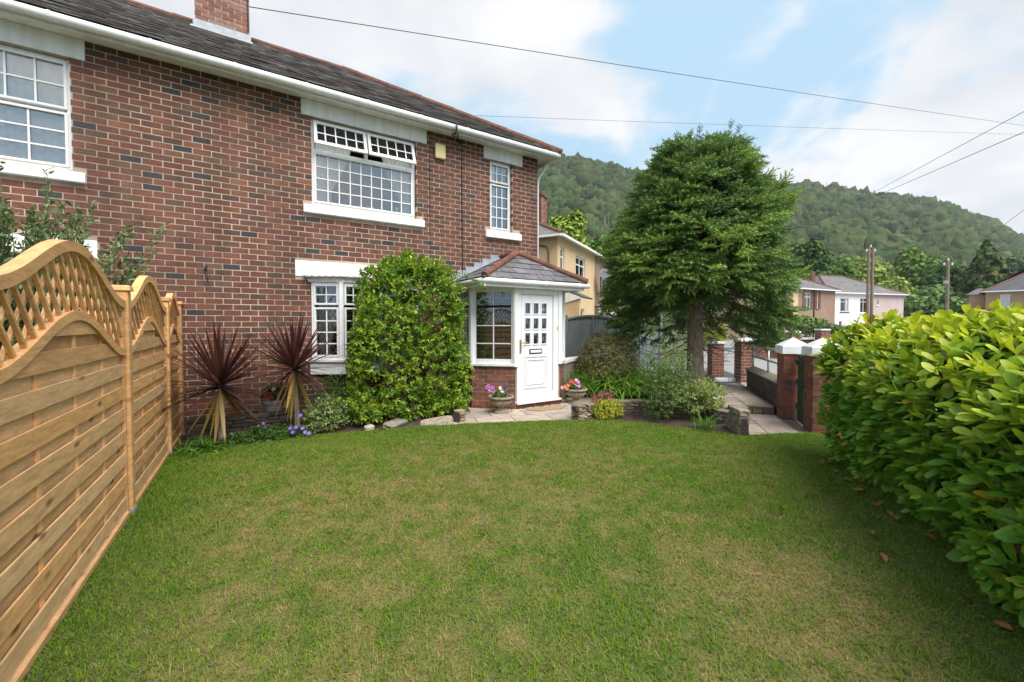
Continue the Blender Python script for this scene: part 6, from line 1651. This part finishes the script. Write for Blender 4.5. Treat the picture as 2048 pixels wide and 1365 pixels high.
dish('upper grey satellite dish on the cream and brown house corner', npl.pt(5.8, 4.25, 0.5), (0.1, -1, 0.25), 0.42)
dish('lower grey satellite dish on the cream and brown house corner', npl.pt(6.2, 3.75, 0.5), (0.1, -1, 0.25), 0.40)
# houses across the street
a0, a1 = W(1585, 37.5), W(1669, 40.5)
hA, pA = simple_house('rendered_house', 'brown pebble-dashed house with brick window surrounds across the street', a0, a1, 8, 4.9, 2.3, [(0, 0.8, -0.05, 4.9, 'cream_render'), (0.8, math.dist(a0, a1), -0.05, 4.9, 'brown_render')],
    [(1.75, 2.8, 3.05, 4.5, 2, 'dark_slate'), (3.75, 4.05, 3.05, 4.4, 1, 'dark_slate'), (1.75, 2.75, 0.5, 1.9, 2, 'dark_slate')])
for b0, b1, z0, z1 in ((1.45, 1.73, 3.0, 4.85), (2.82, 3.1, 3.0, 4.85), (3.5, 3.73, 3.0, 4.7), (4.07, 4.35, 3.0, 4.7), (2.8, 3.05, 0.5, 1.9)):
    o = MB().pbox(pA, b0, b1, z0, z1, 0.003, 0.03).build('brick_surround', 'ridge_tile', hA)
MB().tube([pA.pt(3.25, 4.8, 0.05), pA.pt(3.25, 0.1, 0.05)], 0.05, 6).build('downpipe', 'cable', hA)
b0, b1 = W(1656, 43.5), W(1806, 47.0); Lb = math.dist(b0, b1)
hB, pB = simple_house('rendered_house', 'white and pinkish rendered pair with a long hipped slate roof', b0, b1, 8, 4.95, 2.35, [(0, Lb * 0.47, -0.05, 4.95, 'white_render'), (Lb * 0.47, Lb, -0.05, 4.95, 'pink_render')],
    [(1.75, 2.6, 2.9, 4.35, 1, 'dark_slate'), (2.7, 3.0, 2.9, 4.35, 1, 'dark_slate'), (4.75, 5.9, 2.8, 4.4, 2), (1.6, 2.1, 1.2, 1.9, 1), (7.4, 7.7, 3.7, 4.3, 1)], side_mat='pink_render')
ck = pB.pt(0.3, 0, -2.2); m = MB(); m.pbox(pB, 0.2, 0.75, 5.4, 7.4, -2.6, -2.0); m.build('chimney', 'ridge_tile', hB)
c0, c1 = W(1970, 45.0), W(2190, 40.0); Lc = math.dist(c0, c1)
hC, pC = simple_house('rendered_house', 'tan rendered house with dark slate roof at the right edge', c0, c1, 8, 5.15, 2.6, [(0, Lc, -0.05, 5.15, 'tan_render')],
    [(1.0, 1.7, 3.15, 4.75, 1, 'dark_slate'), (4.2, 5.4, 2.9, 4.6, 2), (4.2, 5.4, 0.6, 2.0, 2)], side_mat='tan_render', roof='dark_slate')
m = MB(); m.pbox(pC, -1.15, -0.003, -0.05, 4.85, -6, -1.0); m.build('side_wing', 'tan_render', hC)
m = MB(); q = pC.pt
m.hexa([q(-1.5, 4.86, -0.8), q(-0.3, 4.86, -0.8), q(-0.3, 4.86, -6.2), q(-1.5, 4.86, -6.2), q(-0.5, 5.6, -1.6), q(-0.1, 5.6, -1.6), q(-0.1, 5.6, -6.2), q(-0.5, 5.6, -6.2)]); m.build('wing_roof', 'far_slate', hC)
m = MB(); m.hexa([q(-0.6, 2.45, 1.3), q(2.8, 2.45, 1.3), q(2.8, 3.05, 0.01), q(-0.6, 3.05, 0.01), q(-0.6, 2.5, 1.32), q(2.8, 2.5, 1.32), q(2.8, 3.15, 0.01), q(-0.6, 3.15, 0.01)]); m.build('porch_roof', 'dark_slate', hC)
m = MB(); m.pbox(pC, -0.5, 2.7, -0.05, 2.44, 0.003, 1.2); m.build('porch', 'white_render', hC)
dish('dark satellite dish on the tan house above its porch', pC.pt(3.25, 3.35, 0.4), (-0.8, -0.5, 0.25), 0.36)

# ------------------------------------------------------------------ poles and wires
def pole(label, u, v, d, legs=(0,), arm=True):
    x, y = W(u, d); t = thing('utility_pole', label, 'pole', (x, y, 0)); h = H(v, d)
    for o in legs:
        MB().tube([(x + CT * o, y - ST * o, -0.1), (x + CT * o, y - ST * o, h)], [0.15, 0.11], 10).build('mast', 'pole_wood', t)
    if arm:
        MB().tube([(x - CT * 0.5, y + ST * 0.5, h - 0.45), (x + CT * 0.5, y - ST * 0.5, h - 0.45)], 0.05, 6).build('crossarm', 'pole_wood', t)
        for o in (-0.4, 0, 0.4): MB().lathe((x + CT * o, y - ST * o, h - 0.4 + (0.4 if o == 0 else 0)), [(0.04, 0), (0.08, 0.06), (0.05, 0.12), (0.08, 0.18), (0.03, 0.24)], 8).build('insulator', 'ceramic_white', t)
    return Vector((x, y, h))
pA_ = pole('weathered twin-legged utility pole above the white house', 1738, 496, 39, (-0.18, 0.2))
pB_ = pole('weathered single utility pole left of the tan house', 1893, 523, 40)
bx_ = MB(); x, y = W(1889, 39.8); bx_.box(x - 0.14, x + 0.14, y - 0.14, y + 0.14, H(568, 39.8), H(562, 39.8)); bx_.build('pole_band', 'galvanised', [o for o in bpy.data.objects if o.name.startswith('utility_pole')][1])
def wire(label, a, b, sag, r):
    (u0, v0, d0), (u1, v1, d1) = a, b
    p = Vector((*W(u0, d0), H(v0, d0))); q = Vector((*W(u1, d1), H(v1, d1)))
    pts = [p.lerp(q, t) - Vector((0, 0, sag * 4 * t * (1 - t))) for t in np.linspace(0, 1, 25)]
    o = MB().tube(pts, r, 5).build('overhead_wire', 'cable'); tag(o, label, 'wire', 'overhead wires')
wire('thick overhead wire crossing in front of the chimney', (180, -24, 9.5), (2120, 268, 42), 0.12, 0.011)
wire('thin overhead wire crossing behind the top of the spruce', (940, 237, 28), (2120, 277, 46), 0.05, 0.010)
wire('upper of two wires slanting down from the right edge', (2140, 172, 12), (1600, 462, 60), 0.05, 0.011)
wire('lower of two wires slanting down from the right edge', (2140, 224, 13), (1600, 456, 60), 0.05, 0.013)
wire('overhead wire running down to the single utility pole', (2140, 345, 16), (1893, 526, 40), 0.15, 0.011)
wire('lowest overhead wire at the right edge above the tan house', (2140, 395, 20), (1930, 540, 60), 0.1, 0.012)

# ------------------------------------------------------------------ trees behind the houses
CLV = np.array([(0, 0, .18), (1, 0, 0), (.45, .85, -.1), (-.55, .8, .05), (-1, -.1, -.12), (-.4, -.9, .06), (.6, -.75, -.05)], float) * [0.5, 0.5, 0.5]
CLT = np.array([(0, 1, 2), (0, 2, 3), (0, 3, 4), (0, 4, 5), (0, 5, 6), (0, 6, 1)])
def far_tree(name, label, u, d, vtop, vbase, hw, cols, n=3000, leaf=0.35, cone=False, cat='tree', group='trees behind the houses'):
    x, y = W(u, d); zt_ = H(vtop, d); zb_ = max(H(vbase, d), 0.4); R = hw / FOCAL_PX * d
    t = thing(name, label, cat, (x, y, 0), group)
    MB().tube([(x, y, -0.1), (x, y, zb_ + (zt_ - zb_) * 0.5)], [R * 0.07 + 0.06, 0.05], 8).build('trunk', 'bark', t)
    # lobes
    P, N = [], []
    if cone:
        zz_ = zb_ + (zt_ - zb_) * rng.random(n) ** 1.35; az = rng.uniform(0, 6.28, n); f = (zz_ - zb_) / (zt_ - zb_)
        rr_ = R * (1 - f) ** 0.75 * (0.75 + 0.25 * np.sin(az * 5 + np.floor(f * 12) * 2.1)) * rng.random(n) ** 0.35
        P = np.column_stack([x + np.cos(az) * rr_, y + np.sin(az) * rr_, zz_]); N = np.column_stack([np.cos(az), np.sin(az), np.full(n, 0.25)])
    else:
        nlobe = 16; per = n // nlobe
        for k in range(nlobe):
            dv = rdirs(1)[0]; dv[2] = dv[2] * 0.9 + 0.1; c = np.array([x, y, (zt_ + zb_) / 2]) + dv * np.array([R, R, (zt_ - zb_) / 2]) * 0.58
            rl_ = np.array([R, R, (zt_ - zb_) / 2]) * rng.uniform(0.34, 0.5)
            d_ = rdirs(per); P.append(c + d_ * rl_ * (1 - 0.35 * rng.random((per, 1)) ** 2)); N.append(d_)
        P = np.concatenate(P); N = np.concatenate(N)
    n = len(P); Z = unit(N + rng.normal(0, .5, (n, 3)) + [0, 0, 0.3]); X = unit(np.cross(Z, rdirs(n))); Y = np.cross(Z, X)
    s = leaf * rng.uniform(0.6, 1.3, n)
    C = np.array(cols)[rng.integers(0, len(cols), n)] * 1.5 * rng.uniform(0.8, 1.2, (n, 1))
    V, T, CC = inst(CLV, CLT, P, X, Y, Z, np.column_stack([s, s, s]), C)
    tag(link('crown', tri_mesh('crown', V, T, CC), 'far_leaf', t), kind='stuff')
LIME = [(0.17, 0.22, 0.05), (0.22, 0.26, 0.06), (0.13, 0.19, 0.045)]; MID = [(0.08, 0.14, 0.03), (0.11, 0.17, 0.035), (0.06, 0.11, 0.025)]; DARK = [(0.045, 0.085, 0.025), (0.06, 0.10, 0.03), (0.035, 0.07, 0.022)]
YG = [(0.24, 0.28, 0.04), (0.14, 0.21, 0.035), (0.10, 0.17, 0.03)]
far_tree('poplar_tree', 'upright yellow-green tree behind the cream house chimney', 1132, 34, 396, 560, 46, YG, 3400, 0.34)
far_tree('leafy_tree', 'low green tree behind the cream house roof end', 1195, 44, 470, 600, 46, MID, 2600, 0.4)
far_tree('leafy_tree', 'dark green tree touching the right side of the spruce', 1612, 62, 478, 640, 48, DARK, 2800, 0.6)
far_tree('leafy_tree', 'mid green tree rising over the brown house ridge', 1668, 74, 515, 650, 46, MID, 2600, 0.6)
far_tree('leafy_tree', 'pale lime tree behind the twin-legged pole', 1728, 78, 500, 650, 58, LIME, 3200, 0.65)
far_tree('leafy_tree', 'tall rounded green tree right of the twin-legged pole', 1832, 82, 486, 650, 50, MID, 3200, 0.65)
far_tree('leafy_tree', 'pale green small tree behind the long slate roof', 1786, 66, 545, 650, 48, LIME, 2600, 0.5)
far_tree('leafy_tree', 'broad low green tree between the long roof and the single pole', 1855, 58, 572, 655, 62, [(0.09, 0.15, 0.05), (0.12, 0.18, 0.06), (0.07, 0.12, 0.04)], 3200, 0.45)
far_tree('leafy_tree', 'dark tree just behind the single pole', 1905, 72, 520, 650, 40, DARK, 2400, 0.6)
far_tree('fir_tree', 'tall dark fir left of the tan house', 1968, 60, 484, 650, 66, DARK + [(0.10, 0.085, 0.04)], 4200, 0.6, cone=True)
far_tree('leafy_tree', 'dark blue-green tree over the tan house roof', 2040, 84, 512, 640, 52, [(0.05, 0.075, 0.04), (0.07, 0.10, 0.05)], 2600, 0.7)
far_tree('garden_bush', 'green garden bush in front of the brown pebble-dashed house', 1612, 31, 628, 672, 42, [(0.09, 0.14, 0.04), (0.13, 0.18, 0.06)], 1500, 0.22, cat='bush')
far_tree('garden_bush', 'dark low hedge plant behind the far brick wall', 1655, 24, 648, 672, 30, [(0.05, 0.08, 0.03), (0.08, 0.11, 0.04)], 900, 0.2, cat='bush')
far_tree('garden_bush', 'green bush behind the spruce beyond the drive', 1520, 26, 610, 670, 50, MID, 1400, 0.25, cat='bush')
bd = far_tree

# ------------------------------------------------------------------ wooded hillside
RU = [500, 700, 1000, 1085, 1150, 1200, 1280, 1400, 1560, 1640, 1760, 1850, 1900, 1960, 1990, 2048, 2200, 2500]
RVv = [304, 304, 322, 330, 330, 342, 360, 372, 384, 386, 402, 414, 430, 450, 466, 492, 540, 580]
def hill_pt(u, t):
    """t = 0 at the foot, 1 at the ridge, up to 1.4 down the far side"""
    d = 95 + 330 * t
    zr = np.interp(u, RU, RVv); zr = (648 - zr) / FOCAL_PX * (95 + 330) + EYE
    f = np.where(t <= 1, np.clip(t, 0, 1) ** 1.12, 1 - 0.8 * (t - 1))
    z = zr * f - 6 + 0.0 * u
    r = (u - 1024.0) / FOCAL_PX * d
    z = z + 6 * np.clip(t, 0, 1) + 5 * (fbm(u / 90, t * 5, 61, 3) - 0.5) * np.clip(t * 2, 0, 1) * np.clip((1 - t) * 6, 0, 1)
    return np.stack([CT * r + ST * d, -ST * r + CT * d, z], -1)
uu, tt_ = np.meshgrid(np.linspace(500, 2300, 90), np.linspace(0, 1.4, 40)); k = uu.shape[1]
V = hill_pt(uu.ravel(), tt_.ravel())
ii, jj = np.meshgrid(np.arange(39), np.arange(89), indexing='ij'); a = (ii * k + jj).ravel()
tag(link('hill', tri_mesh('hill', V, np.concatenate([np.stack([a, a + 1, a + k + 1], 1), np.stack([a, a + k + 1, a + k], 1)])), 'hill', None, True), kind='structure')
n = 15000
u_ = rng.uniform(980, 2250, n); t_ = rng.random(n) ** 0.75 * 1.02
P0 = hill_pt(u_, t_)
con = rng.random(n) < 0.16 + 0.34 * np.clip((u_ - 1500) / 400, 0, 1) * (fbm(u_ / 90, t_ * 6, 91, 3) > 0.45)
# broadleaf crowns: lumpy domes
import bmesh
bm = bmesh.new(); bmesh.ops.create_icosphere(bm, subdivisions=2, radius=1.0)
ICO_V = np.array([v.co[:] for v in bm.verts]); ICO_T = np.array([[v.index for v in f.verts] for f in bm.faces]); bm.free()
br = ~con; Pb = P0[br]; nb2 = len(Pb); base = np.array([(0.072, 0.112, 0.038), (0.088, 0.128, 0.040), (0.105, 0.138, 0.048), (0.058, 0.098, 0.036), (0.094, 0.120, 0.050)])[rng.integers(0, 5, nb2)] * (0.48 + 0.42 * fbm(u_[br] / 60, t_[br] * 9, 33, 3))[:, None] * rng.uniform(0.85, 1.15, (nb2, 1))
rad_ = 1.3 + 4.6 * rng.random(nb2) ** 2.4; VV, TT_, CC_ = [], [], []; off = 0
for k in range(6):
    sel = np.arange(nb2) % 6 == k; iv = ICO_V * (1 + 0.26 * rng.normal(0, 1, (len(ICO_V), 1)).clip(-1.5, 1.5)); an = rng.uniform(0, 6.28, sel.sum()); z1 = np.zeros(sel.sum())
    X = np.column_stack([np.cos(an), np.sin(an), z1]); Y = np.column_stack([-np.sin(an), np.cos(an), z1]); Z = np.column_stack([z1, z1, z1 + 1]); r_ = rad_[sel]
    V, T, CC = inst(iv, ICO_T, Pb[sel] + [0, 0, 1] * (r_ * 0.7)[:, None], X, Y, Z, np.column_stack([r_, r_, r_ * rng.uniform(0.9, 1.25, len(r_))]), base[sel])
    CC = CC * rng.uniform(0.6, 1.4, (len(CC), 1)); VV.append(V); TT_.append(T + off); CC_.append(CC); off += len(V)
tag(link('hillside_wood', tri_mesh('hillside_wood', np.concatenate(VV), np.concatenate(TT_), np.concatenate(CC_)), 'far_leaf'), 'broadleaf wood covering the hillside behind the houses', 'wood', kind='stuff')
# conifers and bare grey trunks
ur = np.concatenate([rng.uniform(1100, 1210, 26), rng.uniform(1620, 1700, 12), rng.uniform(1790, 1990, 130)]); Pr = hill_pt(ur, np.concatenate([rng.uniform(0.97, 1.01, 38), rng.uniform(0.9, 1.01, 130)]))
Pc = np.concatenate([P0[con], Pr]); nc_ = len(Pc); per = 14
hh = rng.uniform(4, 11, nc_); ci = np.repeat(np.arange(nc_), per); f = np.tile((np.arange(per) + 0.5) / per, nc_); az = rng.uniform(0, 6.28, len(ci))
rr_ = (1 - f) * 1.9 * rng.uniform(0.5, 1.15, len(ci))
P = Pc[ci] + np.column_stack([np.cos(az) * rr_, np.sin(az) * rr_, hh[ci] * (0.25 + 0.75 * f)])
Z = unit(np.column_stack([np.cos(az), np.sin(az), np.full(len(az), .7)])); X = unit(np.cross(Z, rdirs(len(Z)))); Y = np.cross(Z, X)
C = np.array([(0.05, 0.075, 0.036), (0.062, 0.085, 0.04), (0.078, 0.092, 0.048)])[rng.integers(0, 3, nc_)][ci] * rng.uniform(0.75, 1.25, (len(ci), 1)); s = 2.1 * (1.15 - f) * rng.uniform(0.8, 1.3, len(ci))
V, T, CC = inst(CLV, CLT, P, X, Y, Z, np.column_stack([s, s, s]), C)
tag(link('hillside_conifers', tri_mesh('hillside_conifers', V, T, CC), 'far_leaf'), 'dark conifers scattered through the hillside wood', 'wood', kind='stuff')
nd = 420
ud = np.concatenate([rng.uniform(1165, 1260, 60), rng.uniform(1640, 2050, nd - 60)]); td = np.concatenate([rng.uniform(0.25, 0.5, 60), rng.uniform(0.15, 0.95, nd - 60)]); keep = fbm(ud / 50, td * 8, 17, 2) > 0.5; keep[:60] = True
Pd = hill_pt(ud[keep], td[keep]); nd = len(Pd)
TV = np.array([(-.5, 0, 0), (.5, 0, 0), (0, .6, 0), (0, 0, 1)], float); TT = np.array([(0, 1, 3), (1, 2, 3), (2, 0, 3)])
one = np.ones((nd, 1)); hz = rng.uniform(8, 13, nd)
V, T, CC = inst(TV, TT, Pd, one * [1.0, 0, 0], one * [0, 1.0, 0], one * [0, 0, 1.0], np.column_stack([np.full(nd, 0.38), np.full(nd, 0.38), hz]), np.ones((nd, 3)))
tag(link('dead_trunks', tri_mesh('dead_trunks', V, T, CC), 'dead_wood'), 'bare grey trunks standing among the hillside trees', 'wood', kind='stuff')

# ------------------------------------------------------------------ damp air between here and the hill
hz_m = bpy.data.materials.new('haze'); hz_m.use_nodes = True; hz_m.node_tree.nodes.clear()
hv = hz_m.node_tree.nodes.new('ShaderNodeVolumePrincipled'); ho = hz_m.node_tree.nodes.new('ShaderNodeOutputMaterial')
hv.inputs['Color'].default_value = (0.86, 0.92, 1.0, 1); hv.inputs['Density'].default_value = 0.00027; hv.inputs['Anisotropy'].default_value = 0.2
hz_m.node_tree.links.new(hv.outputs[0], ho.inputs['Volume'])
hb = MB().box(-950, 1550, -950, 1550, -8, 185)
tag(link('haze', hb.mesh('haze'), hz_m), 'thin pale haze in the air over the valley', 'haze', kind='stuff')
